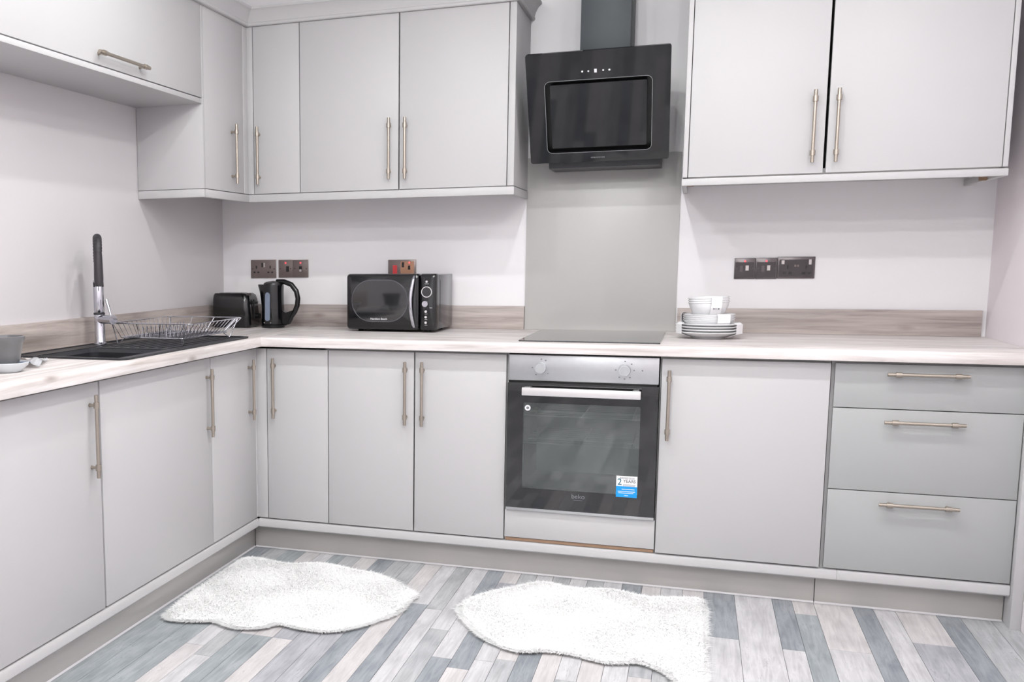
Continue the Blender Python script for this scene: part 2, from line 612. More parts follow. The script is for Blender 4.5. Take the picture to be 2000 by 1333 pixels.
# ---- floorboards: columns along Y, (x edge list, boards per column as (far end, tint))
PM = {'L': plank_mat('plank_light', (166, 165, 168), (212, 211, 213)),
      'P': plank_mat('plank_pale', (176, 172, 173), (214, 210, 210)),
      'M': plank_mat('plank_mid_grey', (140, 143, 146), (190, 191, 193)),
      'D': plank_mat('plank_dark_blue_grey', (104, 110, 117), (160, 165, 170)),
      'G': plank_mat('plank_green_grey', (120, 127, 131), (170, 176, 179)),
      'V': plank_mat('plank_lavender_grey', (136, 137, 144), (184, 184, 189))}
pm_far = plank_mat('plank_far', (150, 150, 153), (190, 188, 190), island=True)
COLS = [(-0.10, 0.04, 'D-0.9 G-1.8'), (0.04, 0.125, 'M-0.25 L-0.7 G-1.7'), (0.125, 0.21, 'G-0.3 M-0.8 G-1.5 M-2.0'),
        (0.21, 0.28, 'P-0.12 M-0.8 L-1.12 P-1.9'), (0.28, 0.345, 'L-0.2 D-0.8 M-1.2 L-1.9'), (0.345, 0.40, 'G-0.25 P-0.97 G-1.9'),
        (0.40, 0.47, 'M-0.25 P-0.97 G-1.9'), (0.47, 0.545, 'P-0.25 V-0.97 P-1.6 M-2'), (0.545, 0.62, 'D-0.3 L-0.85 V-2'),
        (0.62, 0.69, 'M-0.28 P-0.8 V-1.5'), (0.69, 0.756, 'M-0.35 D-1.5'), (0.756, 0.83, 'P-0.45 P-1.7'),
        (0.83, 0.895, 'L-0.46 D-1.3 L-2'), (0.895, 0.96, 'M-0.5 L-1.4'), (0.96, 1.028, 'L-0.7 M-1.6'),
        (1.028, 1.095, 'D-0.30 L-0.95 D-1.5'), (1.095, 1.165, 'P-0.10 V-0.6 D-1.02 P-1.7'), (1.165, 1.23, 'M-0.5 L-0.93 L-1.6'),
        (1.23, 1.295, 'L-0.3 P-0.9 M-1.6'), (1.295, 1.365, 'M-0.4 D-1.4'), (1.365, 1.43, 'L-0.45 P-1.5'),
        (1.43, 1.494, 'M-0.3 L-1.0 M-1.7'), (1.494, 1.565, 'L-0.5 P-1.6'), (1.565, 1.64, 'D-0.4 L-1.2'),
        (1.64, 1.71, 'P-0.2 M-0.9 P-1.7'), (1.71, 1.79, 'L-0.6 M-1.5'), (1.79, 1.867, 'P-0.5 L-1.4'),
        (1.867, 1.976, 'D-0.45 L-1.3'), (1.976, 2.107, 'L-0.9 P-1.8'), (2.107, 2.176, 'D-0.49 L-1.2 D-1.9'),
        (2.176, 2.25, 'P-0.10 G-0.9 L-1.6'), (2.25, 2.379, 'P-0.44 L-1.1 M-1.8'), (2.379, 2.448, 'D-0.85 P-1.5'),
        (2.448, 2.52, 'L-0.75 D-1.3'), (2.52, 2.65, 'P-0.28 V-0.9 L-1.6'), (2.65, 2.725, 'D-0.8 L-1.5'),
        (2.725, 2.82, 'M-0.7 P-1.5'), (2.82, 2.889, 'M-0.5 D-1.3')]
ub = nb(); box(ub, 0, 1, 0, 1, 0, 1)
ume = bpy.data.meshes.new('plank')
ub.to_mesh(ume); ub.free()
ume.materials.append(PM['L'])
first = True
farb = nb()
for x0, x1, spec in COLS:
    y = 0.064
    for tok in spec.split():
        t, ye = tok[0], float(tok[1:])
        pk = bpy.data.objects.new('plank', ume)
        COL.objects.link(pk)
        pk.parent = floor
        hz = 0.0045 + random.uniform(-0.0002, 0.0002)
        pk.location = Vector((x0 + 0.0007, ye + 0.0007, -0.0045)) - ORG[floor]
        pk.scale = (x1 - x0 - 0.0014, y - ye - 0.0014, hz)
        pk.material_slots[0].link = 'OBJECT'
        pk.material_slots[0].material = PM[t]
        y = ye
    while y > YF + 0.02:
        ye = max(YF, y - random.uniform(0.4, 1.0))
        box(farb, x0 + 0.0005, x1 - 0.0005, ye + 0.0005, y - 0.0005, -0.0045, 0.0)
        y = ye
fo = part('far_planks', farb, pm_far, floor, kind='stuff', smooth=0)

# ------------------------------------------------------------------ handles
def bar_handle(parent, c, axis, normal, L=0.264, so=0.026):
    """slim bar pull: bar, two collars, two posts; c = centre on the door face"""
    c, a, n = Vector(c), Vector(axis), Vector(normal)
    bm = nb()
    bc = c + n * so
    cyl(bm, bc - a * L / 2, bc + a * L / 2, 0.0062, n=12)
    for s in (-1, 1):
        q = bc + a * s * (L / 2 - 0.034)
        cyl(bm, q - a * 0.009, q + a * 0.010, 0.0096, n=14)
        cyl(bm, q, c + a * s * (L / 2 - 0.034), 0.0048, n=10)
        cyl(bm, q - n * (so - 0.0), q - n * (so - 0.003), 0.0068, n=12)
        for k in (0.016, 0.022, 0.028):
            e = bc + a * s * (L / 2 - 0.034 + k)
            cyl(bm, e - a * 0.0012, e + a * 0.0012, 0.0070, n=12)
    return part('handle', bm, 'metal', parent, label='slim champagne metal bar handle')

def door_y(root, x0, x1, z0, z1, y, name='door', mat='door'):
    b = nb()
    box(b, x0 + GAP, x1 - GAP, y, y + TH, z0, z1, 0.0014)
    return part(name, b, mat, root)

def door_x(root, y0, y1, z0, z1, x, name='door'):
    b = nb()
    box(b, x - TH, x, y0 + GAP, y1 - GAP, z0, z1, 0.0014)
    return part(name, b, 'door', root)

def carcass_back(root, x0, x1, z0, z1, yf, top=True, yb=YB - 0.002):
    """open-fronted box for a unit on the back wall"""
    b = nb()
    t = 0.018
    box(b, x0 + 0.0006, x0 + t, yf, yb, z0, z1)
    box(b, x1 - t, x1 - 0.0006, yf, yb, z0, z1)
    box(b, x0 + t, x1 - t, yf, yb, z0, z0 + t)
    box(b, x0 + t, x1 - t, yb - 0.008, yb, z0 + t, z1)
    if top:
        box(b, x0 + t, x1 - t, yf, yb - 0.008, z1 - t, z1)
    else:
        box(b, x0 + t, x1 - t, yf, yf + 0.08, z1 - t, z1)
    return part('carcass', b, 'carcass', root, smooth=0)

def carcass_left(root, y0, y1, z0, z1, xf, top=True, xb=XL + 0.002):
    b = nb()
    t = 0.018
    box(b, xb, xf, y0 + 0.0006, y0 + t, z0, z1)
    box(b, xb, xf, y1 - t, y1 - 0.0006, z0, z1)
    box(b, xb, xf, y0 + t, y1 - t, z0, z0 + t)
    box(b, xb, xb + 0.008, y0 + t, y1 - t, z0 + t, z1)
    if top:
        box(b, xb + 0.008, xf, y0 + t, y1 - t, z1 - t, z1)
    else:
        box(b, xf - 0.03, xf, y0 + t, y1 - t, z1 - t, z1)
    return part('carcass', b, 'carcass', root, smooth=0)

D0, D1, D2, D3, D4, D5, D6 = 0.0493, 0.3347, 0.7152, 1.0975, 1.6798, 2.2590, 2.8545
E1, E2, E3 = -0.4578, -1.2796, -1.92
DY, NY, NX, AZ, AX, AY = -1, (0, -1, 0), (1, 0, 0), (0, 0, 1), (1, 0, 0), (0, 1, 0)
ZCB = 0.150                                # carcass underside
HZ = 0.742                                 # base handle centre height

# ---- left run
r = thing('base_cabinet', (-0.25, (E2 + E3) / 2, ZCB), 'grey base cabinet nearest the camera, at the left end of the sink run', 'cabinet')
carcass_left(r, E3, E2, ZCB, ZW0 - 0.002, -TH - 0.002)
d = door_x(r, E3, E2 - 0.003, ZD0, ZD1, 0.0)
bar_handle(d, (0, -1.338, HZ), AZ, NX, 0.27)
r = thing('base_cabinet', (-0.25, (E1 + E2) / 2, ZCB), 'wide grey base cabinet directly below the black sink', 'cabinet')
carcass_left(r, E2, E1, ZCB, ZW0 - 0.002, -TH - 0.002, top=False)
d = door_x(r, E2 + 0.003, E1, ZD0, ZD1, 0.0)
bar_handle(d, (0, -0.497, HZ - 0.004), AZ, NX, 0.272)
# ---- corner base unit
r = thing('corner_base_cabinet', (-0.1, 0.2, ZCB), 'L-shaped grey corner base cabinet with two narrow doors meeting in the corner', 'cabinet')
b = nb()
t = 0.018
yb, xb, zt = YB - 0.002, XL + 0.002, ZW0 - 0.002
box(b, xb, -TH - 0.002, E1 + 0.0006, E1 + t, ZCB, zt)
box(b, D1 - t, D1 - 0.0006, TH + 0.002, yb, ZCB, zt)
box(b, xb, -TH - 0.002, E1 + t, yb, ZCB, ZCB + t)
box(b, -TH - 0.002, D1 - t, TH + 0.002, yb, ZCB, ZCB + t)
box(b, xb, xb + 0.008, E1 + t, yb, ZCB + t, zt)
box(b, xb + 0.008, D1 - t, yb - 0.008, yb, ZCB + t, zt)
part('carcass', b, 'carcass', r, smooth=0)
d = door_x(r, E1, -0.012, ZD0, ZD1, 0.0)
bar_handle(d, (0, -0.088, HZ - 0.001), AZ, NX, 0.262)
d = door_y(r, D0, D1, ZD0, ZD1, 0.0)
bar_handle(d, (0.0875, 0, HZ), AZ, NY, 0.266)
b = nb()
box(b, 0.0, D0 - GAP, 0.001, TH, ZD0, ZD1, 0.0012)
box(b, -TH, 0.0, -0.0105, TH, ZD0, ZD1, 0.003, 3)
part('corner_post', b, 'door', r)
# ---- back run
r = thing('base_cabinet', ((D1 + D3) / 2, 0.35, ZCB), 'grey two-door base cabinet left of the oven, handles meeting in the middle', 'cabinet')
carcass_back(r, D1, D3 - 0.002, ZCB, ZW0 - 0.002, TH + 0.002)
d = door_y(r, D1, D2 - 0.001, ZD0, ZD1, 0.0)
bar_handle(d, (0.680, 0, HZ), AZ, NY, 0.266)
d = door_y(r, D2 + 0.001, D3 - 0.002, ZD0, ZD1, 0.0)
bar_handle(d, (0.752, 0, HZ), AZ, NY, 0.268)

r = thing('oven_housing', ((D3 + D4) / 2, 0.35, ZCB), 'grey oven housing cabinet with a plain filler panel under the oven', 'cabinet')
b = nb()
box(b, D3 - 0.0014, D3 + 0.0035, TH + 0.001, YB - 0.002, ZCB, ZW0 - 0.002)
box(b, D4 - 0.0035, D4 + 0.0, TH + 0.001, YB - 0.002, ZCB, ZW0 - 0.002)
box(b, D3 + 0.0035, D4 - 0.0035, TH + 0.001, YB - 0.002, ZCB + 0.012, ZCB + 0.03)
box(b, D3 + 0.0035, D4 - 0.0035, TH + 0.001, YB - 0.002, 0.262, 0.280)
part('carcass', b, 'carcass', r, smooth=0)
b = nb(); box(b, D3 + 0.001, D4 - GAP, 0.0, TH, 0.166, 0.281, 0.0012)
part('filler_panel', b, 'door', r)
b = nb(); box(b, D3 + 0.004, D4 - 0.004, 0.004, TH + 0.03, ZD0 - 0.003, 0.1635)
part('chipboard_edge', b, 'raw', r, label='raw brown chipboard edge below the filler panel')

r = thing('base_cabinet', ((D4 + D5) / 2, 0.35, ZCB), 'wide single-door grey base cabinet between oven and drawers', 'cabinet')
carcass_back(r, D4 + 0.0005, D5, ZCB, ZW0 - 0.002, TH + 0.002)
d = door_y(r, D4 + 0.001, D5 - 0.002, ZD0, ZD1, -0.004)
bar_handle(d, (1.710, -0.004, HZ - 0.004), AZ, NY, 0.27)

r = thing('drawer_cabinet', ((D5 + D6) / 2, 0.35, ZCB), 'grey three-drawer base cabinet at the right end of the run', 'cabinet')
carcass_back(r, D5 + 0.0005, D6, ZCB, ZW0 - 0.002, TH + 0.002)
XD0 = 2.268
for z0, z1, hz in ((0.755, ZD1, 0.880), (0.4545, 0.752, 0.709), (ZD0, 0.4515, 0.411)):
    d = door_y(r, XD0, D6, z0, z1, 0.0, 'drawer_front', 'drawer')
    bar_handle(d, (2.5566, 0, hz), AX, NY, 0.249)
b = nb(); box(b, D6 + 0.002, XR - 0.001, -0.028, YB - 0.002, 0.0, ZW0 - 0.002, 0.001)
part('end_panel', b, 'door', r)

# ---- rails under the base doors
def rail_profile(f):        # local (out, up): rounded lower light rail, out = towards the room
    return [(-0.03, 0.110), (f - 0.005, 0.110), (f, 0.115), (f, 0.140), (f - 0.004, 0.147), (f - 0.010, 0.1495), (-0.03, 0.1495)]
b = nb()
prism(b, rail_profile(0.004), E3, 0.0, lambda a, z, t: (a, t, z))
solo('base_rail', b, 'door', 'grey rounded rail along the foot of the sink run doors', 'rail', 'rails under the base doors')
b = nb()
prism(b, rail_profile(0.004), 0.0045, 2.3155, lambda a, z, t: (t, -a, z))
solo('base_rail', b, 'door', 'long grey rail along the foot of the back run below oven and doors', 'rail', 'rails under the base doors')
b = nb()
prism(b, rail_profile(0.004), 2.3163, D6, lambda a, z, t: (t, -a, z))
solo('base_rail', b, 'door', 'short grey rail along the foot of the drawer cabinet', 'rail', 'rails under the base doors')

# ---- plinths
PX, PY = -0.040, 0.056
def plinth(bm_fn, label, bead):
    bm = nb(); bm_fn(bm)
    o = solo('plinth', bm, 'plinth', label, 'plinth', 'plinth boards')
    bm = nb(); bead(bm)
    part('sealant_bead', bm, 'tile_bead', o)
plinth(lambda q: box(q, PX - 0.016, PX, E3, PY - 0.001, 0.0, 0.1095, 0.0008), 'grey kickboard running under the sink cabinets to the corner',
       lambda q: prism(q, [(0, 0), (0.004, 0), (0, 0.006)], E3, PY - 0.005, lambda a, z, t: (PX + a, t, z + 0.0003)))
plinth(lambda q: box(q, PX + 0.001, 2.2508, PY, PY + 0.016, 0.0, 0.1095, 0.0008), 'long grey kickboard under the oven and neighbouring cabinets',
       lambda q: prism(q, [(0, 0), (0.004, 0), (0, 0.006)], PX + 0.002, 2.2508, lambda a, z, t: (t, PY - a, z + 0.0003)))
plinth(lambda q: box(q, 2.2532, 2.8535, PY, PY + 0.016, 0.0, 0.1095, 0.0008), 'short grey kickboard under the drawers',
       lambda q: prism(q, [(0, 0), (0.004, 0), (0, 0.006)], 2.2532, 2.8535, lambda a, z, t: (t, PY - a, z + 0.0003)))

# ------------------------------------------------------------------ worktop
SX0, SX1, SY0, SY1 = -0.458, 0.010, -1.130, -0.080          # sink outline
HX0, HX1, HY0, HY1 = SX0 + 0.02, SX1 - 0.02, SY0 + 0.02, SY1 - 0.02
wt = thing('worktop', (0.3, 0.3, ZW0), 'pale rustic oak L-shaped worktop over both base cabinet runs', 'worktop')
def edge_profile(f):
    return [(f, ZW0 + 0.004), (f - 0.001, ZW0), (f - 0.05, ZW0), (f - 0.05, ZW), (f - 0.009, ZW), (f - 0.004, ZW - 0.0015), (f - 0.0012, ZW - 0.005), (f, ZW - 0.010)]
b = nb()
WE = E3 - 0.03
prism(b, edge_profile(OV), WE, -OV, lambda a, z, t: (a, t, z))
box(b, XL + 0.0005, HX0, WE, YB - 0.0005, ZW0, ZW)
box(b, HX0, OV - 0.05, WE, HY0, ZW0, ZW)
box(b, HX0, OV - 0.05, HY1, -OV, ZW0, ZW)
box(b, HX0, OV, -OV, YB - 0.0005, ZW0, ZW)
part('left_run', b, 'wood_y', wt)
b = nb()
prism(b, edge_profile(OV), OV, XR - 0.001, lambda a, z, t: (t, -a, z))
box(b, OV, XR - 0.001, -OV + 0.05, YB - 0.0005, ZW0, ZW)
part('back_run', b, 'wood_x', wt)

b = nb(); box(b, XL + 0.0005, XL + 0.020, WE, YB - 0.021, ZW + 0.0004, ZU, 0.0012)
solo('upstand', b, 'ups_y', 'oak upstand along the left wall behind the sink and tap', 'upstand', 'oak upstands')
b = nb(); box(b, XL + 0.0205, 1.046, YB - 0.020, YB - 0.0005, ZW + 0.0004, ZU, 0.0012)
solo('upstand', b, 'ups_x', 'oak upstand on the back wall behind kettle and microwave', 'upstand', 'oak upstands')
b = nb(); box(b, 1.7185, 2.872, YB - 0.020, YB - 0.0005, ZW + 0.0004, ZU - 0.002, 0.0012)
solo('upstand', b, 'ups_x', 'oak upstand on the back wall right of the hob behind the crockery', 'upstand', 'oak upstands')
b = nb(); box(b, 1.0475, 1.7115, YB - 0.0075, YB - 0.0005, ZW + 0.0004, 1.751, 0.001)
solo('splashback', b, 'splash', 'tall glossy grey glass splashback panel behind the hob', 'splashback')

# ------------------------------------------------------------------ wall cabinets
# bridging unit over the sink
YN, YBR = -0.1065, -1.475
r = thing('wall_cabinet', (-0.35, (YN + YBR) / 2, 1.956), 'shallow grey bridging wall cabinet with a lift-up door high over the sink', 'cabinet')
carcass_left(r, YBR, YN - 0.001, 1.976, ZH1, XU - TH - 0.002)
b = nb(); box(b, XL + 0.002, XU - 0.001, YBR, YN - 0.001, 1.956, 1.9755, 0.0008)
part('underside_panel', b, 'door', r)
d = door_x(r, YBR, YN, 1.9795, ZH1, XU)
bar_handle(d, (XU, -0.7725, 2.017), AY, NX, 0.353)
# corner wall unit
r = thing('corner_wall_cabinet', (-0.25, 0.4, ZH0), 'L-shaped grey corner wall cabinet with two doors above the kettle and toaster', 'cabinet')
b = nb()
box(b, XL + 0.002, XU - TH - 0.002, YN + 0.018, YB - 0.002, ZH0, ZH0 + t)
box(b, XU - TH - 0.002, 0.069, YU + TH + 0.002, YB - 0.002, ZH0, ZH0 + t)
box(b, XL + 0.002, XU - TH - 0.002, YN + 0.018, YB - 0.002, ZH1 - t, ZH1)
box(b, XU - TH - 0.002, 0.069, YU + TH + 0.002, YB - 0.002, ZH1 - t, ZH1)
box(b, XL + 0.002, XL + 0.010, YN + 0.018, YB - 0.002, ZH0 + t, ZH1 - t)
box(b, XL + 0.010, 0.069, YB - 0.010, YB - 0.002, ZH0 + t, ZH1 - t)
box(b, 0.051, 0.069, YU + TH + 0.002, YB - 0.010, ZH0 + t, ZH1 - t)
part('carcass', b, 'carcass', r, smooth=0)
b = nb(); box(b, XL + 0.002, XU, YN, YN + 0.0175, ZH0 - 0.001, ZH1, 0.001)
part('end_panel', b, 'door', r)
d = door_x(r, YN + 0.0175, 0.318, ZH0, ZH1, XU)
bar_handle(d, (XU, 0.183, 1.772), AZ, NX, 0.262)
U0, U1, U2, U3, U4 = -0.157, 0.0735, 0.5415, 1.018, 1.0478
d = door_y(r, U0, U1, ZH0, ZH1, YU)
bar_handle(d, (-0.129, YU, 1.778), AZ, NY, 0.262)
b = nb()
box(b, XU - 0.001, U0 - GAP, YU + 0.001, YU + TH, ZH0, ZH1, 0.001)
box(b, XU - TH, XU, 0.3195, YU + TH, ZH0, ZH1, 0.003, 3)
part('corner_post', b, 'door', r)
# double wall unit
r = thing('wall_cabinet', ((U1 + U4) / 2, 0.56, ZH0), 'grey two-door wall cabinet above the microwave, left of the hood', 'cabinet')
carcass_back(r, U1, U3, ZH0, ZH1, YU + TH + 0.002)
d = door_y(r, U1, U2 - 0.001, ZH0, ZH1, YU)
bar_handle(d, (0.5005, YU, 1.7815), AZ, NY, 0.266)
d = door_y(r, U2 + 0.001, U3, ZH0, ZH1, YU)
bar_handle(d, (0.574, YU, 1.780), AZ, NY, 0.265)
b = nb(); box(b, U3 + 0.002, U4, YU, YB - 0.001, ZH0, ZH1, 0.001)
part('end_panel', b, 'door', r)
# right double wall unit
R0, R1, R2 = 1.7425, 2.2140, 2.7735
r = thing('wall_cabinet', (2.25, 0.47, ZH0 - 0.005), 'large grey two-door wall cabinet right of the hood above the crockery', 'cabinet')
carcass_back(r, R0, R2, ZH0 - 0.004, ZH1 + 0.1, YR + TH + 0.002)
d = door_y(r, R0, R1 - 0.003, ZH0 - 0.004, ZH1 + 0.1, YR)
bar_handle(d, (2.170, YR, 1.769), AZ, NY, 0.262)
d = door_y(r, R1 + 0.003, R2, ZH0 - 0.004, ZH1 + 0.1, YR)
bar_handle(d, (2.2475, YR, 1.769), AZ, NY, 0.262)
b = nb(); box(b, R0 - 0.018, R0 - 0.001, YR, YB - 0.001, ZH0 - 0.004, ZH1 + 0.1, 0.001)
part('end_panel', b, 'door', r)
b = nb(); box(b, R2 + 0.001, R2 + 0.017, YR, YB - 0.001, ZH0 - 0.004, ZH1 + 0.1, 0.001)
part('end_panel', b, 'door', r)

# ---- pelmets and cornice
P0, P1 = 1.567, 1.6015
r = thing('pelmet', (0.2, 0.4, P0), 'grey light pelmet along the bottom of the left wall cabinets', 'pelmet')
b = nb(); box(b, XL + 0.001, XU + 0.002, YN - 0.003, YN + 0.015, P0, P1, 0.003); part('end_length', b, 'door', r)
b = nb(); box(b, XU - 0.016, XU + 0.004, YN + 0.0155, YU - 0.0045, P0, P1, 0.003); part('side_length', b, 'door', r)
b = nb(); box(b, XU - 0.016, U4 + 0.003, YU - 0.004, YU + 0.016, P0, P1, 0.003); part('front_length', b, 'door', r)
b = nb(); box(b, U4 - 0.016, U4 + 0.003, YU + 0.0165, YB - 0.001, P0, P1, 0.003); part('return_length', b, 'door', r)
r = thing('pelmet', (2.25, 0.4, P0), 'grey light pelmet along the bottom of the right wall cabinet', 'pelmet')
b = nb(); box(b, R0 - 0.021, R2 + 0.019, YR - 0.004, YR + 0.016, P0 + 0.002, P1 - 0.006, 0.003); part('front_length', b, 'door', r)
b = nb(); box(b, R0 - 0.021, R0 - 0.003, YR + 0.0165, YB - 0.001, P0 + 0.002, P1 - 0.006, 0.003); part('return_length', b, 'door', r)
b = nb(); box(b, R2 + 0.001, R2 + 0.019, YR + 0.0165, YB - 0.001, P0 + 0.002, P1 - 0.006, 0.003); part('return_length', b, 'door', r)
for cx, cy in ((R0 + 0.012, YR + 0.028), (R2 - 0.012, YR + 0.20)):
    b = nb()
    box(b, cx - 0.012, cx + 0.012, cy - 0.010, cy + 0.010, P1 - 0.034, P1 - 0.007, 0.001)
    part('bracket', b, 'raw', r, label='small brown fixing block under the cabinet')

r = thing('cornice', (0.2, 0.3, ZH1), 'grey moulded cornice along the top of the left wall cabinets', 'cornice')
CP = [(-0.02, 0.0005), (0.014, 0.0005), (0.018, 0.004), (0.018, 0.012), (0.015, 0.016), (0.020, 0.034), (0.034, 0.060), (0.046, 0.068), (0.046, 0.078), (-0.02, 0.078)]
b = nb()
# mitred run: left leg, inside corner, front leg, outside corner, return
def corn(path_fn):
    rows = [[b.verts.new(path_fn(o, k) + (0, 0, 0) if False else Vector((*path_fn(o, k), ZH1 + z))) for o, z in CP] for k in range(4)]
    for p, q in zip(rows, rows[1:]):
        for i in range(len(CP)):
            j = (i + 1) % len(CP)
            b.faces.new((p[i], p[j], q[j], q[i]))
    b.faces.new(rows[0][::-1])
    b.faces.new(rows[-1])
corn(lambda o, k: ((XU + o, YBR), (XU + o, YU - o), (U4 + o, YU - o), (U4 + o, YB - 0.001))[k])
part('moulding', b, 'door', r)

# ------------------------------------------------------------------ hob
hb = thing('induction_hob', (1.40, 0.36, ZW), 'black glass hob set in the worktop above the oven', 'hob')
b = nb(); prism(b, rrect(1.134, 1.672, 0.030, 0.705, 0.006), ZW + 0.0003, ZW + 0.005, lambda a, c, z: (a, c, z))
part('glass_top', b, plain('hob_glass', (46, 46, 50), 0.09, coat=0.8), hb)

# ------------------------------------------------------------------ oven
OX0, OX1 = 1.1035, 1.6745
ov = thing('built_in_oven', (1.389, 0.25, 0.281), 'built-in oven with steel control panel and black glass door', 'oven')
b = nb()                                                      # cavity liner (open front)
cx0, cx1, cz0, cz1, cy1 = 1.150, 1.628, 0.350, 0.745, 0.50
box(b, cx0, cx1, cy1, cy1 + 0.01, cz0, cz1)
box(b, cx0 - 0.01, cx0, 0.012, cy1 + 0.01, cz0, cz1)
box(b, cx1, cx1 + 0.01, 0.012, cy1 + 0.01, cz0, cz1)
box(b, cx0 - 0.01, cx1 + 0.01, 0.012, cy1 + 0.01, cz0 - 0.01, cz0)
box(b, cx0 - 0.01, cx1 + 0.01, 0.012, cy1 + 0.01, cz1, cz1 + 0.01)
part('cavity', b, 'oven_in', ov, smooth=0)
b = nb(); box(b, OX0 + 0.002, OX1 - 0.002, -0.006, 0.30, 0.8135, 0.916, 0.0012)
cp = part('control_panel', b, 'steel', ov)
b = nb(); box(b, OX0 + 0.006, OX1 - 0.006, 0.004, 0.30, 0.7955, 0.8130)
part('vent_gap', b, 'recess', ov)
for kx in (1.2315, 1.5480):
    b = nb()
    cyl(b, (kx, -0.006, 0.866), (kx, -0.010, 0.866), 0.0255, n=32)
    cyl(b, (kx, -0.010, 0.866), (kx, -0.031, 0.866), 0.0225, 0.0205, n=32)
    kn = part('knob', b, 'steel', ov)
    b = nb()
    cyl(b, (kx, -0.031, 0.866), (kx, -0.0315, 0.866), 0.0165, n=28)
    part('knob_face', b, plain('knob_face_grey', (176, 178, 180), 0.4, 0.3), kn)
    b = nb()
    for a in ((90, 45, 0, -55, -90, -125, 180) if kx > 1.4 else (90, 60, -40, -125, 180)):
        ca, sa = math.cos(math.radians(a)), math.sin(math.radians(a))
        px_, pz_ = kx + 0.034 * ca, 0.866 + 0.034 * sa
        box(b, px_ - 0.003, px_ + 0.003, -0.0064, -0.006, pz_ - 0.002, pz_ + 0.002)
    part('dial_marks', b, 'grey_mark', cp, kind='stuff')
b = nb(); cyl(b, (1.612, -0.006, 0.866), (1.612, -0.008, 0.866), 0.0022, n=12)
part('indicator_lamp', b, 'dark_mark', ov)
# door: black glass frame with window
fy = lambda a, z, t: (a, t, z)
b = nb()
ring_prism(b, rrect(OX0, OX1, 0.2955, 0.8055, 0.003), rrect(1.167, 1.611, 0.378, 0.726, 0.006), -0.016, 0.008, fy)
dr = part('door', b, 'black_glass', ov, label='black glass oven door')
b = nb()
prism(b, rrect(1.167, 1.611, 0.378, 0.726, 0.006), -0.0155, -0.0125, fy)
part('window', b, 'oven_pane', dr)
b = nb()
box(b, 1.166, 1.612, -0.066, -0.050, 0.7605, 0.7920, 0.0025)
for s in (1.182, 1.592):
    box(b, s - 0.012, s + 0.012, -0.0515, -0.016, 0.765, 0.790, 0.002)
part('handle', b, 'alu', dr, label='thick satin aluminium oven handle bar')
b = nb(); box(b, OX0 + 0.001, OX1 - 0.001, -0.012, 0.006, 0.2835, 0.2950, 0.001)
part('bottom_trim', b, 'steel', ov)
text_part('brand_lettering', 'beko', 0.026, (1.388, -0.0164, 0.357), (1, 0, 0), (0, 0, 1), 'grey_mark', dr)
b = nb(); box(b, 1.371, 1.405, -0.0165, -0.016, 0.3415, 0.343)
part('brand_underline', b, 'grey_mark', dr)
# stickers on the glass
b = nb(); box(b, 1.531, 1.609, -0.0166, -0.0162, 0.369, 0.4535)
st = part('energy_sticker', b, 'card', dr, label='white and blue guarantee sticker on the oven glass')
b = nb(); box(b, 1.531, 1.609, -0.0170, -0.0166, 0.369, 0.4125)
part('blue_band', b, 'blue', dr)
text_part('sticker_numeral', '2', 0.036, (1.5435, -0.0171, 0.4285), (1, 0, 0), (0, 0, 1), 'teal_mark', dr)
text_part('sticker_lettering', 'YEARS', 0.0165, (1.580, -0.0171, 0.4325), (1, 0, 0), (0, 0, 1), 'dark_mark', dr)
b = nb()
for k, (a0, a1, zz) in enumerate(((1.557, 1.603, 0.4195), (1.557, 1.603, 0.4150), (1.545, 1.600, 0.447), (1.545, 1.600, 0.443))):
    n_ = 12
    for i in range(n_):
        xx = a0 + (a1 - a0) * i / n_
        box(b, xx, xx + (a1 - a0) / n_ * 0.6, -0.0173, -0.0170 if k < 2 else -0.0166, zz - 0.0012, zz + 0.0012)
part('small_print', b, 'grey_mark', dr, kind='stuff')
b = nb()
for zz, a0, a1 in ((0.401, 1.552, 1.600), (0.392, 1.538, 1.602), (0.386, 1.540, 1.596), (0.3765, 1.562, 1.576)):
    box(b, a0, a1, -0.0173, -0.0170, zz - 0.0012, zz + 0.0012)
part('small_print', b, 'white_mark', dr, kind='stuff')
b = nb(); cyl(b, (1.184, -0.0162, 0.705), (1.184, -0.0167, 0.705), 0.0115, n=28)
part('round_sticker', b, 'card', dr)
b = nb(); cyl(b, (1.184, -0.0167, 0.705), (1.184, -0.0170, 0.705), 0.0055, n=20)
part('round_sticker_mark', b, 'grey_mark', dr)
# shelves inside
for z0, yy in ((0.556, 0.03), (0.668, 0.03)):
    b = nb()
    tube(b, [(1.163, yy, z0), (1.176, yy, z0), (1.182, yy, z0 + 0.002), (1.184, yy, z0 + 0.019), (1.594, yy, z0 + 0.019), (1.596, yy, z0 + 0.002), (1.602, yy, z0), (1.616, yy, z0)], 0.0026, 6)
    tube(b, [(1.163, yy, z0), (1.616, yy, z0)], 0.0026, 6)
    for k in range(8):
        tube(b, [(1.163, yy + 0.05 * (k + 1), z0), (1.616, yy + 0.05 * (k + 1), z0)], 0.0016, 5)
    for k in range(3):
        xx = 1.20 + k * 0.19
        tube(b, [(xx, yy, z0), (xx, 0.47, z0)], 0.002, 5)
    part('wire_shelf', b, 'shelf', ov)

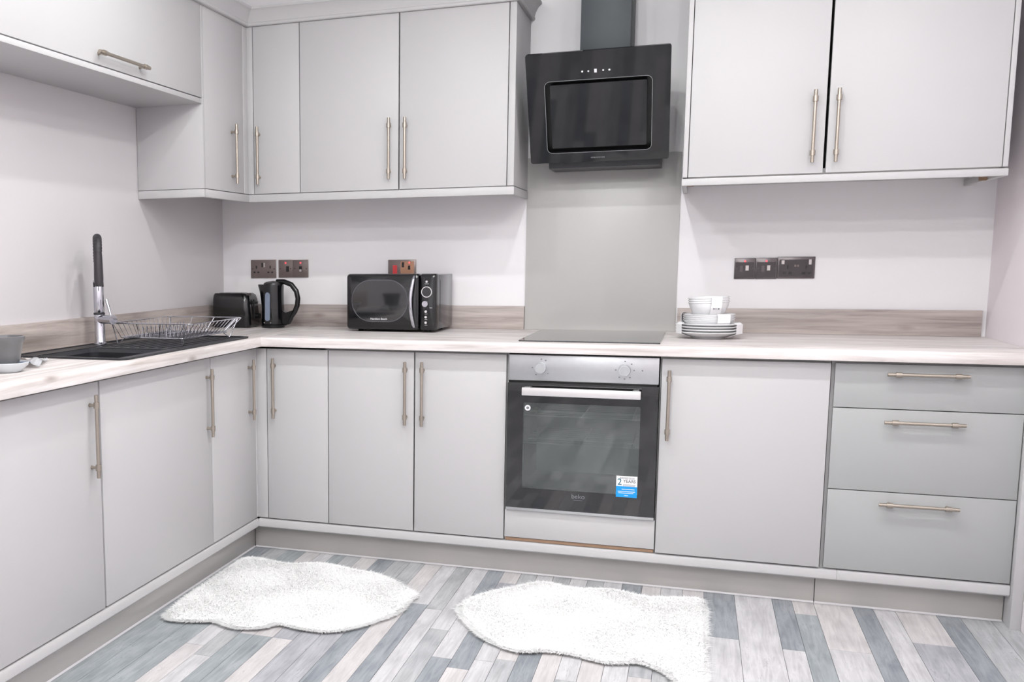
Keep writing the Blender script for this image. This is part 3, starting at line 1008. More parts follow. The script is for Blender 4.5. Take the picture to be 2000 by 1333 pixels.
# ------------------------------------------------------------------ extractor hood
hd = thing('extractor_hood', (1.38, 0.55, 1.690), 'angled black glass extractor hood with dark chimney over the hob', 'extractor hood')
h0 = Vector((1.099, 0.50, 1.703))
hx = Vector((1, 0, 0))
ht = Vector((0, -0.23, 0.417)).normalized()
hn = Vector((0, -0.417, -0.23)).normalized()                # out of the glass, down and towards the room
HL = 0.476
hp = lambda a, c, d_: h0 + hx * a + ht * c + hn * d_
b = nb()
ring_prism(b, rrect(0.0, 0.5645, 0.0, HL, 0.010), rrect(0.073, 0.495, 0.045, 0.358, 0.022), -0.010, 0.0, hp)
fg = part('glass_frame', b, 'hood_glass', hd)
b = nb()
ring_prism(b, rrect(0.0720, 0.4960, 0.0440, 0.3590, 0.0230), rrect(0.0732, 0.4948, 0.0452, 0.3578, 0.0218), -0.001, 0.0012, hp)
part('frame_edge', b, 'steel', fg)
b = nb()
prism(b, rrect(0.066, 0.502, 0.038, 0.364, 0.02), -0.046, -0.034, hp)
part('suction_recess', b, 'recess', hd)
b = nb()
prism(b, rrect(0.093, 0.475, 0.063, 0.339, 0.004), -0.022, -0.008, hp)
part('inner_panel', b, 'hood_glass', hd)
# body wedge behind the glass
b = nb()
def wedge(x0, x1):
    q = h0 + ht * 0.03 + hn * -0.048
    q2 = h0 + ht * (HL - 0.03) + hn * -0.048
    pr = [(q.y, q.z - 0.02), (0.54, 1.683), (YB - 0.009, 1.683), (YB - 0.009, 1.93), (0.48, 2.08), (q2.y, q2.z)]
    prism(b, pr, x0, x1, lambda yy, zz, tt: (tt, yy, zz))
wedge(1.171, 1.630)
part('body', b, 'black_metal', hd)
for a0, s in ((0.225, 0.004), (0.249, 0.0035), (0.277, 0.0065), (0.307, 0.0035), (0.331, 0.004)):
    b = nb()
    if s > 0.005:
        prism(b, rrect(a0 - 0.005, a0 + 0.005, 0.392 - 0.0075, 0.392 + 0.0075, 0.0005, 1), 0.0, 0.0004, hp)
    else:
        prism(b, [(a0 + s * math.cos(k * math.pi / 6), 0.392 + s * math.sin(k * math.pi / 6)) for k in range(12)], 0.0, 0.0004, hp)
    part('touch_control', b, 'white_mark', fg)
b = nb()
for k in range(9):
    a0 = 0.254 + k * 0.0065
    prism(b, rrect(a0 - 0.0022, a0 + 0.0022, 0.0165, 0.0215, 0.0004, 1), 0.0, 0.0003, hp)
part('maker_mark', b, 'grey_mark', fg, kind='stuff')
b = nb()
box(b, 1.296, 1.497, 0.47, YB - 0.001, 2.05, ZC - 0.001, 0.001)
part('chimney', b, 'chim', hd)

# ------------------------------------------------------------------ sink
sk = thing('sink', (-0.22, -0.6, ZW), 'black composite sink with bowl and drainer set in the left worktop', 'sink')
BX0, BX1, BY0, BY1 = -0.370, -0.040, -1.090, -0.735
zs = ZW + 0.007
zp = lambda a, c, z: (a, c, z)
N_ = 6
b = nb()
ring_prism(b, rrect(SX0, SX1, SY0, SY1, 0.03, N_), rrect(SX0 + 0.016, SX1 - 0.016, SY0 + 0.016, SY1 - 0.016, 0.02, N_), ZW + 0.0003, zs, zp)
part('rim', b, 'sink', sk)
b = nb()
ze = ZW + 0.003
box(b, SX0 + 0.014, BX0, SY0 + 0.014, BY1, ze - 0.01, ze + 0.0015)
box(b, BX1, SX1 - 0.014, SY0 + 0.014, BY1, ze - 0.01, ze + 0.0015)
box(b, BX0, BX1, SY0 + 0.014, BY0, ze - 0.01, ze + 0.0015)
box(b, SX0 + 0.014, SX1 - 0.014, BY1, BY1 + 0.03, ze - 0.01, ze + 0.0015)
box(b, SX0 + 0.014, -0.385, BY1 + 0.03, BY1 + 0.22, ze - 0.01, ze + 0.0015)
box(b, -0.385, SX1 - 0.014, BY1 + 0.03, BY1 + 0.22, ze - 0.01, ze - 0.001)
box(b, SX0 + 0.014, SX1 - 0.014, BY1 + 0.22, SY1 - 0.014, ze - 0.01, ze - 0.001)
part('deck', b, 'sink', sk, smooth=0)
b = nb()
o_, i_ = rrect(BX0 - 0.002, BX1 + 0.002, BY0 - 0.002, BY1 + 0.002, 0.04, N_), rrect(BX0 + 0.012, BX1 - 0.012, BY0 + 0.012, BY1 - 0.012, 0.035, N_)
rows = []
for poly, z in ((o_, ze + 0.001), (i_, ze - 0.015), (i_, ze - 0.155), (rrect(BX0 + 0.04, BX1 - 0.04, BY0 + 0.04, BY1 - 0.04, 0.03, N_), ze - 0.175)):
    rows.append([b.verts.new((a, c, z)) for a, c in poly])
for p, q in zip(rows, rows[1:]):
    for k in range(len(p)):
        l = (k + 1) % len(p)
        b.faces.new((p[k], p[l], q[l], q[k]))
b.faces.new(rows[-1])
part('bowl', b, 'sink', sk)
b = nb(); lathe(b, [(0.0, 0.004), (0.03, 0.004), (0.04, 0.002), (0.04, 0.0)], ((BX0 + BX1) / 2, (BY0 + BY1) / 2, ze - 0.175))
part('strainer', b, 'chrome', sk)
for k in range(9):
    xx = -0.355 + k * 0.041
    b = nb(); box(b, xx - 0.006, xx + 0.006, BY1 + 0.06, SY1 - 0.05, ze - 0.0012, ze + 0.0015, 0.001)
    part('drainer_rib', b, 'sink', sk)

# ------------------------------------------------------------------ tap
TX, TY = -0.412, -0.605
tp = thing('kitchen_tap', (TX, TY, zs), 'chrome pull-out tap with black flexible hose beside the drainer', 'tap')
zt0 = ZW + 0.0045
b = nb(); lathe(b, [(0.0, 0), (0.027, 0), (0.027, 0.004), (0.0225, 0.008), (0.0205, 0.012), (0.0205, 0.122), (0.0, 0.122)], (TX, TY, zt0))
part('body', b, 'chrome', tp)
b = nb(); lathe(b, [(0.0, 0.118), (0.0225, 0.118), (0.0225, 0.126), (0.0, 0.126)], (TX, TY, zt0))
part('collar_ring', b, 'black_metal', tp)
b = nb()
cyl(b, (TX + 0.005, TY - 0.004, zt0 + 0.100), (TX + 0.078, TY - 0.034, zt0 + 0.101), 0.0170, n=24)
cyl(b, (TX + 0.078, TY - 0.034, zt0 + 0.101), (TX + 0.086, TY - 0.0375, zt0 + 0.101), 0.0190, n=24)
lv = part('lever_body', b, 'chrome', tp)
b = nb()
cyl(b, (TX + 0.074, TY - 0.032, zt0 + 0.112), (TX + 0.048, TY - 0.022, zt0 + 0.178), 0.0042, 0.0062, n=12)
part('lever', b, 'chrome', lv)
hdx, hdy = 0.55, -0.835
b = nb()
ring = [(0.0195, 0.126), (0.0205, 0.130), (0.0205, 0.252), (0.0195, 0.254), (0.0, 0.254)]
lathe(b, [(0.0, 0.126)] + ring, (TX, TY, zt0))
part('riser', b, 'chrome', tp)
for s in (-1, 1):
    b = nb()
    ux, uy = 0.835 * s, 0.55 * s
    cyl(b, (TX + ux * 0.0165 + hdx * 0.012, TY + uy * 0.0165 + hdy * 0.012, zt0 + 0.228), (TX + ux * 0.0165 + hdx * 0.012, TY + uy * 0.0165 + hdy * 0.012, zt0 + 0.246), 0.004, n=10)
    part('riser_slot', b, 'recess', tp)
b = nb()
pts, rs = [], []
for k in range(70):
    u = k / 69
    if u < 0.45:
        zz = zt0 + 0.25 + (0.115) * u / 0.45
        ox = 0.0
    else:
        a = (u - 0.45) / 0.55 * math.pi
        ox = 0.055 * (1 - math.cos(a))
        zz = zt0 + 0.365 + 0.052 * math.sin(a)
    pts.append((TX + hdx * ox, TY + hdy * ox, zz))
    rs.append((0.0148 if u < 0.3 else 0.0162) * (1.0 + (0.07 if k % 3 == 0 else -0.02)))
tube(b, pts, rs, 16)
part('hose', b, plain('black_rubber_hose', (46, 44, 48), 0.5), tp)
b = nb()
ex_, ey_ = TX + hdx * 0.11, TY + hdy * 0.11
lathe(b, [(0.0, 0), (0.0145, 0), (0.0165, 0.01), (0.018, 0.03), (0.0165, 0.11), (0.0148, 0.135), (0.0, 0.137)], (ex_, ey_, zt0 + 0.232))
part('spray_head', b, plain('black_rubber_grip', (50, 47, 50), 0.4), tp)

# ------------------------------------------------------------------ dish rack
zr = ze + 0.0015
dk = thing('dish_rack', (-0.19, -0.345, zr), 'chrome wire dish rack standing on the sink drainer', 'dish rack')
rx0, rx1, ry0, ry1, rzt = -0.372, -0.012, -0.592, -0.108, ZW + 0.089
fx0, fx1, fy0, fy1, rzb = -0.352, -0.062, -0.560, -0.150, ZW + 0.030
WR = 0.0017
b = nb(); tube(b, [(x, y, rzt) for x, y in rrect(rx0, rx1, ry0, ry1, 0.03, 4)], 0.0024, 8, closed=True)
part('rim', b, 'chrome', dk)
b = nb(); tube(b, [(x, y, rzb) for x, y in rrect(fx0, fx1, fy0, fy1, 0.02, 4)], 0.0022, 8, closed=True)
part('base_hoop', b, 'chrome', dk)
for x, y, sx, sy in ((fx0, fy0, 1, -1), (fx1, fy0, 1, -1), (fx0, fy1, 1, 1), (fx1, fy1, 1, 1)):
    tx = rx0 if x == fx0 else rx1
    tyy = ry0 if sy < 0 else ry1
    ix = 0.045 if x == fx0 else -0.045
    b = nb(); tube(b, [(tx * 0.55 + x * 0.45, tyy, rzt), (x, y + sy * 0.012, zr + 0.004), (x, y + sy * 0.008, zr + 0.002), (x + ix * 0.5, y - sy * 0.015, rzb)], 0.0022, 6)
    part('leg', b, 'chrome', dk)
nw = 13
for k in range(nw):
    u = (k + 0.5) / nw
    yy_t, yy_b = ry0 + (ry1 - ry0) * u, fy0 + (fy1 - fy0) * u
    b = nb(); tube(b, [(rx1, yy_t, rzt), (fx1, yy_b, rzb), (fx0, yy_b, rzb), (rx0, yy_t, rzt)], WR, 5)
    part('wire', b, 'chrome', dk)
for k in range(4):
    u = (k + 0.12) / 3.4
    xt, xb_ = rx0 + (rx1 - rx0) * u, fx0 + (fx1 - fx0) * u
    b = nb(); tube(b, [(xt, ry0, rzt), (xb_, fy0, rzb), (xb_, fy1, rzb), (xt, ry1, rzt)], WR, 5)
    part('wire', b, 'chrome', dk)
for xd in (-0.26, -0.15):
    pts = []
    for k in range(12):
        y_ = fy0 + 0.03 + (fy1 - fy0 - 0.06) * k / 11
        pts += [(xd, y_ - 0.010, rzb), (xd, y_ - 0.002, rzb + 0.042), (xd, y_ + 0.004, rzb + 0.042), (xd, y_ + 0.012, rzb)]
    b = nb(); tube(b, pts, WR, 5)
    part('plate_divider', b, 'chrome', dk)

# ------------------------------------------------------------------ toaster
ts = thing('toaster', (-0.355, 0.575, ZW), 'black two-slice toaster in the worktop corner', 'toaster')
b = nb()
secs = [(0.004, 0.0), (0.012, 0.004), (0.14, -0.006), (0.160, -0.012), (0.170, -0.024)]
rows = []
for z, g in secs:
    rows.append([b.verts.new((x, y, ZW + z)) for x, y in rrect(-0.462 - g * 0.3, -0.256 + g * 1.0, 0.502 - g * 0.6, 0.655 + g * 0.8, 0.028)])
for p, q in zip(rows, rows[1:]):
    for k in range(len(p)):
        l = (k + 1) % len(p)
        b.faces.new((p[k], p[l], q[l], q[k]))
b.faces.new(rows[0][::-1]); b.faces.new(rows[-1])
part('shell', b, 'black_gloss', ts)
for yy in (0.555, 0.600):
    b = nb()
    box(b, -0.43, -0.31, yy - 0.012, yy + 0.012, ZW + 0.1695, ZW + 0.1708)
    part('slot', b, 'recess', ts)
b = nb(); box(b, -0.2565, -0.250, 0.560, 0.566, ZW + 0.04, ZW + 0.14)
part('lever_track', b, 'recess', ts)
b = nb(); box(b, -0.262, -0.236, 0.548, 0.580, ZW + 0.118, ZW + 0.132, 0.003)
part('lever', b, 'black_plastic', ts)
b = nb(); cyl(b, (-0.258, 0.61, ZW + 0.055), (-0.240, 0.61, ZW + 0.055), 0.013, n=20)
part('browning_knob', b, 'black_plastic', ts)
for x, y in ((-0.44, 0.52), (-0.28, 0.52), (-0.44, 0.635), (-0.28, 0.635)):
    b = nb(); cyl(b, (x, y, ZW + 0.0002), (x, y, ZW + 0.006), 0.008, n=12)
    part('foot', b, 'black_plastic', ts)

# ------------------------------------------------------------------ kettle
KX, KY = -0.155, 0.575
kt = thing('kettle', (KX, KY, ZW), 'black jug kettle with water window beside the toaster', 'kettle')
b = nb()
lathe(b, [(0.0, 0.0002), (0.056, 0.0002), (0.058, 0.004), (0.058, 0.014), (0.054, 0.018), (0.0, 0.018)], (KX, KY, ZW), 40, 1.0, 1.0)
part('power_base', b, 'black_plastic', kt)
b = nb()
nseg = 40
prof = [(0.0565, 0.018), (0.0575, 0.03), (0.056, 0.10), (0.054, 0.17), (0.055, 0.205), (0.054, 0.213)]
rows = []
for r_, z in prof:
    row = []
    for i in range(nseg):
        a = 2 * math.pi * i / nseg
        k = 0.0
        if z > 0.12:                              # spout grows towards -X
            k = max(0.0, math.cos(a - math.pi)) ** 6 * 0.024 * (z - 0.12) / 0.093
        row.append(b.verts.new((KX + (r_ + k) * math.cos(a), KY + (r_ + k) * math.sin(a), ZW + z - 0.0)))
    rows.append(row)
for p, q in zip(rows, rows[1:]):
    for i in range(nseg):
        j = (i + 1) % nseg
        b.faces.new((p[i], p[j], q[j], q[i]))
b.faces.new(rows[0][::-1]); b.faces.new(rows[-1])
part('jug', b, 'black_gloss', kt)
b = nb(); lathe(b, [(0.05, 0.213), (0.049, 0.219), (0.035, 0.226), (0.0, 0.230)], (KX + 0.004, KY, ZW))
part('lid', b, 'black_plastic', kt)
b = nb()
hpts = [(KX + 0.02, 0.226), (KX + 0.06, 0.226), (KX + 0.098, 0.212), (KX + 0.124, 0.180), (KX + 0.132, 0.145), (KX + 0.128, 0.110), (KX + 0.116, 0.082), (KX + 0.098, 0.058), (KX + 0.084, 0.030), (KX + 0.06, 0.022)]
hs = []
for i in range(len(hpts) - 1):
    for k in range(4):
        f = k / 4
        hs.append((hpts[i][0] * (1 - f) + hpts[i + 1][0] * f, KY, ZW + hpts[i][1] * (1 - f) + hpts[i + 1][1] * f))
hs.append((hpts[-1][0], KY, ZW + hpts[-1][1]))
tube(b, hs, [0.0125] * len(hs), 12)
part('handle', b, 'black_plastic', kt)
b = nb()
prism(b, [(0.045, 0.02), (0.045, 0.09), (0.072, 0.075), (0.112, 0.088), (0.092, 0.045), (0.080, 0.02)], KY - 0.016, KY + 0.016, lambda a, z, t: (KX + a, t, ZW + z))
part('handle_bracket', b, 'black_plastic', kt)
# water window on the curved face towards the room
b = nb()
ca = math.radians(-98)
outl = rrect(-0.014, 0.014, 0.035, 0.175, 0.0138)
def on_jug(a, z, d):
    an = ca + a / 0.057
    rr = 0.0578 - 0.0035 * (z - 0.03) / 0.14 + d
    return (KX + rr * math.cos(an), KY + rr * math.sin(an), ZW + z)
prism(b, outl, -0.004, 0.0008, on_jug)
part('water_window', b, 'win_blue', kt, label='pale blue-grey water level window')
b = nb(); prism(b, rrect(-0.022, 0.020, 0.0255, 0.0275, 0.0005, 1), 0.0, 0.0012, on_jug)
part('brand_line', b, 'white_mark', kt)

# ------------------------------------------------------------------ microwave
MX0, MX1, MZ0, MZ1, MYF, MYB = 0.284, 0.711, ZW + 0.011, 1.231, 0.405, 0.715
mw = thing('microwave', ((MX0 + MX1) / 2, 0.56, ZW), 'black retro microwave with oval window and chrome handle', 'microwave', rz=math.radians(-1.5))
b = nb(); box(b, MX0 + 0.006, MX1 - 0.003, MYF + 0.045, MYB, MZ0 + 0.003, MZ1 - 0.004, 0.004)
part('body', b, plain('microwave_side_enamel', (46, 48, 56), 0.22, coat=0.5), mw)
xs = 0.6335
def bulge(x0, x1, rc):
    bm = nb()
    o1 = rrect(x0, x1, MZ0, MZ1, rc, 6)
    o2 = rrect(x0 + 0.004, x1 - 0.004, MZ0 + 0.004, MZ1 - 0.004, rc, 6)
    o3 = rrect(x0 + 0.014, x1 - 0.014, MZ0 + 0.014, MZ1 - 0.014, rc, 6)
    rw = [[bm.verts.new((a, y, z)) for a, z in o] for o, y in ((o1, MYF + 0.047), (o1, MYF + 0.014), (o2, MYF + 0.005), (o3, MYF))]
    for p, q in zip(rw, rw[1:]):
        for k in range(len(p)):
            l = (k + 1) % len(p)
            bm.faces.new((p[k], p[l], q[l], q[k]))
    bm.faces.new(rw[0][::-1]); bm.faces.new(rw[-1])
    return bm
md = part('door', bulge(MX0, xs - 0.001, 0.014), 'black_gloss', mw)
mc = part('control_panel', bulge(xs + 0.001, MX1, 0.010), 'black_gloss', mw)
# capsule window
oc = rrect(0.312, 0.582, 1.012, 1.205, 0.094, 12)
oi = rrect(0.3155, 0.5785, 1.0155, 1.2015, 0.0905, 12)
b = nb(); ring_prism(b, oc, oi, MYF - 0.003, MYF + 0.002, fy); part('window_ring', b, plain('dark_chrome_ring', (110, 110, 116), 0.2, 0.8), md)
b = nb(); prism(b, oi, MYF - 0.0015, MYF + 0.001, fy); part('window', b, 'mw_pane', md)
text_part('brand_lettering', 'Hamilton Beach', 0.0125, (0.443, MYF - 0.0018, 1.026), (1, 0, 0), (0, 0, 1), 'white_mark', md, 0.0003)
b = nb()
pts = []
for k in range(17):
    u = k / 16
    pts.append((0.612 - 0.011 * math.sin(u * math.pi), MYF - 0.004 - 0.026 * math.sin(u * math.pi) ** 0.6, 0.992 + 0.228 * u))
tube(b, pts, [0.0088 if 0 < k < 16 else 0.006 for k in range(17)], 12)
part('handle', b, 'chrome', md, label='bowed chrome door handle')
kx = 0.668
b = nb(); cyl(b, (kx, MYF + 0.001, 1.196), (kx, MYF - 0.002, 1.196), 0.005, n=16); part('button', b, 'alu', mc)
b = nb()
circ = lambda r_: [(kx + r_ * math.cos(k * math.pi / 16), 1.150 + r_ * math.sin(k * math.pi / 16)) for k in range(32)]
ring_prism(b, circ(0.0245), circ(0.0215), MYF - 0.003, MYF + 0.001, fy); part('dial_ring', b, 'alu', mc)
b = nb(); cyl(b, (kx, MYF + 0.001, 1.150), (kx, MYF - 0.001, 1.150), 0.0214, n=32); part('display', b, 'black_glass', mc)
b = nb()
cyl(b, (kx - 0.005, MYF + 0.001, 1.0965), (kx - 0.005, MYF - 0.012, 1.0965), 0.0150, 0.0135, n=28)
part('dial', b, 'chrome', mc)
b = nb(); box(b, kx + 0.014, kx + 0.026, MYF - 0.0006, MYF + 0.001, 1.078, 1.0795)
box(b, kx - 0.009, kx + 0.009, MYF - 0.0006, MYF + 0.001, 1.1855, 1.1865)
for zz in (1.0505, 1.0255, 1.0005):
    box(b, kx - 0.008, kx + 0.004, MYF - 0.0006, MYF + 0.001, zz, zz + 0.001)
part('panel_print', b, 'white_mark', mc, kind='stuff')
for zz in (1.062, 1.037, 1.012):
    b = nb(); cyl(b, (kx - 0.003, MYF + 0.001, zz), (kx - 0.003, MYF - 0.003, zz), 0.0056, n=16); part('button', b, 'alu', mc)
b = nb()
for yy in (0.475, 0.50, 0.525):
    pass
box(b, MX1 - 0.0035, MX1 - 0.0022, 0.49, 0.494, MZ0 + 0.03, MZ1 - 0.03)
part('side_seam', b, 'recess', mw)
for x, y in ((MX0 + 0.05, 0.47), (MX1 - 0.05, 0.47), (MX0 + 0.05, 0.67), (MX1 - 0.05, 0.67)):
    b = nb(); cyl(b, (x, y, ZW + 0.0002), (x, y, MZ0 + 0.004), 0.012, 0.014, n=14); part('foot', b, 'black_plastic', mw)

# ------------------------------------------------------------------ sockets and switches
yw = YB - 0.0005
def plate(x0, x1, z0, z1, label, cat, group, mat='socket'):
    r = thing('wall_socket' if cat == 'socket' else 'wall_switch', ((x0 + x1) / 2, YB, z0), label, cat, group)
    b = nb(); box(b, x0, x1, yw - 0.008, yw, z0, z1, 0.002)
    part('faceplate', b, mat, r)
    return r
def pbox(r, name, x0, x1, z0, z1, mat, d0=0.0082, d1=0.0095):
    b = nb(); box(b, x0, x1, yw - d1, yw - d0 + 0.001, z0, z1, 0.0006, 1)
    return part(name, b, mat, r)
def pins(r, cx, cz):
    for dx, dz, w2, h2 in ((0, 0.013, 0.004, 0.0075), (-0.0105, -0.013, 0.0055, 0.004), (0.0105, -0.013, 0.0055, 0.004)):
        pbox(r, 'pin_hole', cx + dx - w2, cx + dx + w2, cz + dz - h2, cz + dz + h2, 'insert', 0.0078, 0.0083)
def screws(r, pts):
    for x, z in pts:
        b = nb(); cyl(b, (x, yw - 0.0078, z), (x, yw - 0.0088, z), 0.003, n=12); part('screw', b, 'socket_d', r)
def led(r, x, z):
    b = nb(); cyl(b, (x, yw - 0.0078, z), (x, yw - 0.0092, z), 0.0034, n=12); part('neon_indicator', b, 'led', r, label='small glowing red neon')

r = plate(-0.3475, -0.2085, 1.2075, 1.2995, 'black nickel double socket on the back wall above the toaster', 'socket', 'wall sockets')
pins(r, -0.3165, 1.249); pins(r, -0.2395, 1.249)
pbox(r, 'rocker', -0.288, -0.280, 1.262, 1.284, 'insert'); pbox(r, 'rocker', -0.276, -0.268, 1.262, 1.284, 'white_rocker')
screws(r, ((-0.338, 1.2535), (-0.218, 1.2535)))
r = plate(-0.194, -0.1165, 1.2095, 1.2985, 'black nickel fused switch above the kettle, left one of a touching pair', 'switch', 'wall switches')
pbox(r, 'rocker', -0.152, -0.136, 1.238, 1.266, 'insert'); led(r, -0.155, 1.283); screws(r, ((-0.184, 1.254), (-0.127, 1.254)))
r = plate(-0.1155, -0.033, 1.2095, 1.2980, 'black nickel fused switch above the kettle handle, right one of a touching pair', 'switch', 'wall switches')
pbox(r, 'rocker', -0.082, -0.066, 1.236, 1.266, 'insert'); pbox(r, 'rocker_tip', -0.080, -0.068, 1.238, 1.250, 'white_rocker', 0.009, 0.0105)
led(r, -0.074, 1.283); screws(r, ((-0.106, 1.254), (-0.043, 1.254)))
r = plate(0.3845, 0.5235, 1.2035, 1.2945, 'cooker socket with a red switch peeping up behind the microwave', 'socket', 'wall sockets')
pbox(r, 'red_switch', 0.408, 0.430, 1.222, 1.268, 'red'); pbox(r, 'copper_reflection', 0.447, 0.514, 1.216, 1.286, 'copper_reflect', 0.0078, 0.0085)  # the copper tone on the right half is a painted reflection
pbox(r, 'rocker', 0.453, 0.465, 1.258, 1.282, 'insert', 0.0082, 0.0100); pbox(r, 'pin_hole', 0.484, 0.496, 1.246, 1.266, 'insert', 0.0082, 0.0090); led(r, 0.491, 1.280)
for x0, x1, lbl in ((1.9425, 2.0255, 'dark nickel fused switch with red neon, leftmost of three plates above the crockery'),
                    (2.0265, 2.1105, 'dark nickel fused switch with red neon, middle of three plates right of the hob')):
    r = plate(x0, x1, 1.200, 1.290, lbl, 'switch', 'wall switches', 'socket_d')
    c = (x0 + x1) / 2
    pbox(r, 'dark_inset', x0 + 0.005, x1 - 0.005, 1.206, 1.272, 'inset', 0.0078, 0.0084)
    pbox(r, 'rocker', c + 0.003, c + 0.016, 1.236, 1.258, 'white_rocker', 0.0082, 0.0105)
    pbox(r, 'fuse_holder', c - 0.020, c - 0.006, 1.230, 1.258, 'socket_d', 0.0082, 0.0095)
    led(r, c, 1.276)
    screws(r, ((x0 + 0.010, 1.245), (x1 - 0.008, 1.245)))
r = plate(2.1118, 2.2568, 1.2015, 1.2935, 'dark nickel double socket with USB ports, rightmost of the three plates', 'socket', 'wall sockets', 'socket_d')
pbox(r, 'dark_inset', 2.119, 2.250, 1.209, 1.282, 'inset', 0.0078, 0.0084)
for cx in (2.152, 2.224):
    for dx, dz, w2, h2 in ((0, 0.013, 0.0025, 0.007), (-0.011, -0.012, 0.0065, 0.005), (0.011, -0.012, 0.0065, 0.005)):
        pbox(r, 'pin_hole', cx + dx - w2, cx + dx + w2, 1.236 + dz - h2, 1.236 + dz + h2, 'recess', 0.0082, 0.0088)
pbox(r, 'rocker', 2.127, 2.139, 1.262, 1.279, 'white_rocker', 0.0082, 0.0100); pbox(r, 'rocker', 2.232, 2.243, 1.260, 1.282, 'white_rocker', 0.0082, 0.0100)
for xx in (2.177, 2.188):
    pbox(r, 'usb_port', xx, xx + 0.008, 1.251, 1.260, 'socket', 0.0082, 0.0092)

# ------------------------------------------------------------------ crockery on the worktop
CX0, CY0 = 1.845, 0.405
def dish(name, prof, z, label, cat, group, tilt=0.0):
    b = nb()
    lathe(b, prof, (0, 0, 0), 48)
    o = finish(name, b, 'china', Vector((0, 0, 0)))
    o.location = (CX0, CY0, z)
    o.rotation_euler = (0, tilt, 0)
    ORG[o] = Vector((CX0, CY0, z))
    return tag(o, label, cat, group)
plate_p = [(0.0, 0.002), (0.055, 0.002), (0.058, 0.0), (0.062, 0.0), (0.066, 0.005), (0.092, 0.012), (0.126, 0.026), (0.1265, 0.0285), (0.124, 0.0292), (0.090, 0.016), (0.062, 0.0085), (0.0, 0.0085)]
p0 = dish('dinner_plate', plate_p, ZW + 0.0003, 'white dinner plate at the very bottom of the crockery stack', 'plate', 'dinner plates in the stack')
for k, lb in ((1, 'white dinner plate second from the bottom of the stack'), (2, 'white dinner plate third from the bottom of the stack'), (3, 'white dinner plate just under the side bowls')):
    c = p0.copy(); COL.objects.link(c); c.location.z = ZW + 0.0003 + 0.0112 * k; c['label'] = lb
zb = ZW + 0.0003 + 0.0112 * 3 + 0.0088
side_p = [(0.0, 0.003), (0.045, 0.003), (0.048, 0.0), (0.053, 0.0), (0.070, 0.008), (0.090, 0.019), (0.0965, 0.0275), (0.0968, 0.0295), (0.1000, 0.0308), (0.1000, 0.0328), (0.0965, 0.0330), (0.087, 0.023), (0.066, 0.012), (0.046, 0.0072), (0.0, 0.0072)]
s0 = dish('shallow_bowl', side_p, zb, 'white shallow bowl, lowest of the middle stack', 'bowl', 'shallow bowls in the stack')
for k, lb in ((1, 'white shallow bowl, second of the middle stack'), (2, 'white shallow bowl, third of the middle stack'), (3, 'white shallow bowl, top of the middle stack')):
    c = s0.copy(); COL.objects.link(c); c.location.z = zb + 0.0080 * k; c['label'] = lb
zc = zb + 0.0080 * 3 + 0.0077
bowl_p = [(0.0, 0.004), (0.026, 0.004), (0.028, 0.0), (0.033, 0.0), (0.046, 0.010), (0.063, 0.030), (0.0735, 0.052), (0.0760, 0.0660), (0.0765, 0.0695), (0.0795, 0.0710), (0.0798, 0.0735), (0.0785, 0.0745), (0.0750, 0.0742), (0.0710, 0.053), (0.060, 0.032), (0.044, 0.0135), (0.026, 0.0085), (0.0, 0.0085)]
TL = math.radians(-2.5)
b0 = dish('deep_bowl', bowl_p, zc + 0.0012, 'white deep bowl at the bottom of the top stack', 'bowl', 'deep bowls in the stack', TL)
for k, lb in ((1, 'white deep bowl, second in the top stack'), (2, 'white deep bowl, topmost of the whole crockery stack')):
    c = b0.copy(); COL.objects.link(c); c.location = (CX0 + 0.0088 * k * math.sin(TL), CY0, zc + 0.0012 + 0.0088 * k); c['label'] = lb
# card packing clips around the stacks
def clip(az, w_, path, label):
    """bent card strip: path is a list of (radius, height), az = facing angle"""
    b = nb()
    ca_, sa_ = math.cos(az), math.sin(az)
    t_ = 0.0012
    for side in (0,):
        A = []
        for r_, z in path:
            A.append([b.verts.new((CX0 + ca_ * rr - sa_ * s, CY0 + sa_ * rr + ca_ * s, z)) for rr, s in ((r_, -w_ / 2), (r_, w_ / 2), (r_ + t_, w_ / 2), (r_ + t_, -w_ / 2))])
        for p, q in zip(A, A[1:]):
            for k in range(4):
                l = (k + 1) % 4
                b.faces.new((p[k], p[l], q[l], q[k]))
        b.faces.new(A[0][::-1]); b.faces.new(A[-1])
    return solo('packing_card', b, 'card', label, 'card', 'packing cards on the crockery', smooth=0)
zp0 = ZW
fz = math.radians(-72)
clip(math.radians(-150), 0.040, [(0.090, zp0 + 0.008), (0.129, zp0 + 0.022), (0.130, zp0 + 0.060), (0.116, zp0 + 0.0668), (0.108, zp0 + 0.0668)], 'white packing card clipped on the left edge of the dinner plates')
clip(math.radians(-28), 0.050, [(0.090, zp0 + 0.008), (0.129, zp0 + 0.022), (0.130, zp0 + 0.060), (0.116, zp0 + 0.0668), (0.108, zp0 + 0.0668)], 'white packing card clipped on the right edge of the dinner plates')
c1 = clip(math.radians(-58), 0.056, [(0.075, zb + 0.004), (0.103, zb + 0.024), (0.104, zb + 0.052), (0.098, zb + 0.0600), (0.090, zb + 0.0600)], 'white packing card wrapped on the front of the shallow bowls')
clip(math.radians(170), 0.05, [(0.075, zb + 0.004), (0.103, zb + 0.024), (0.104, zb + 0.052), (0.098, zb + 0.0600), (0.090, zb + 0.0600)], 'white packing card on the left side of the shallow bowls')
c2 = clip(math.radians(-72), 0.042, [(0.050, zc + 0.005), (0.068, zc + 0.026), (0.0805, zc + 0.052), (0.0845, zc + 0.074), (0.0850, zc + 0.0945), (0.079, zc + 0.0965)], 'white printed packing card down the front of the deep bowls')
b = nb()
ca_, sa_ = math.cos(math.radians(-72)), math.sin(math.radians(-72))
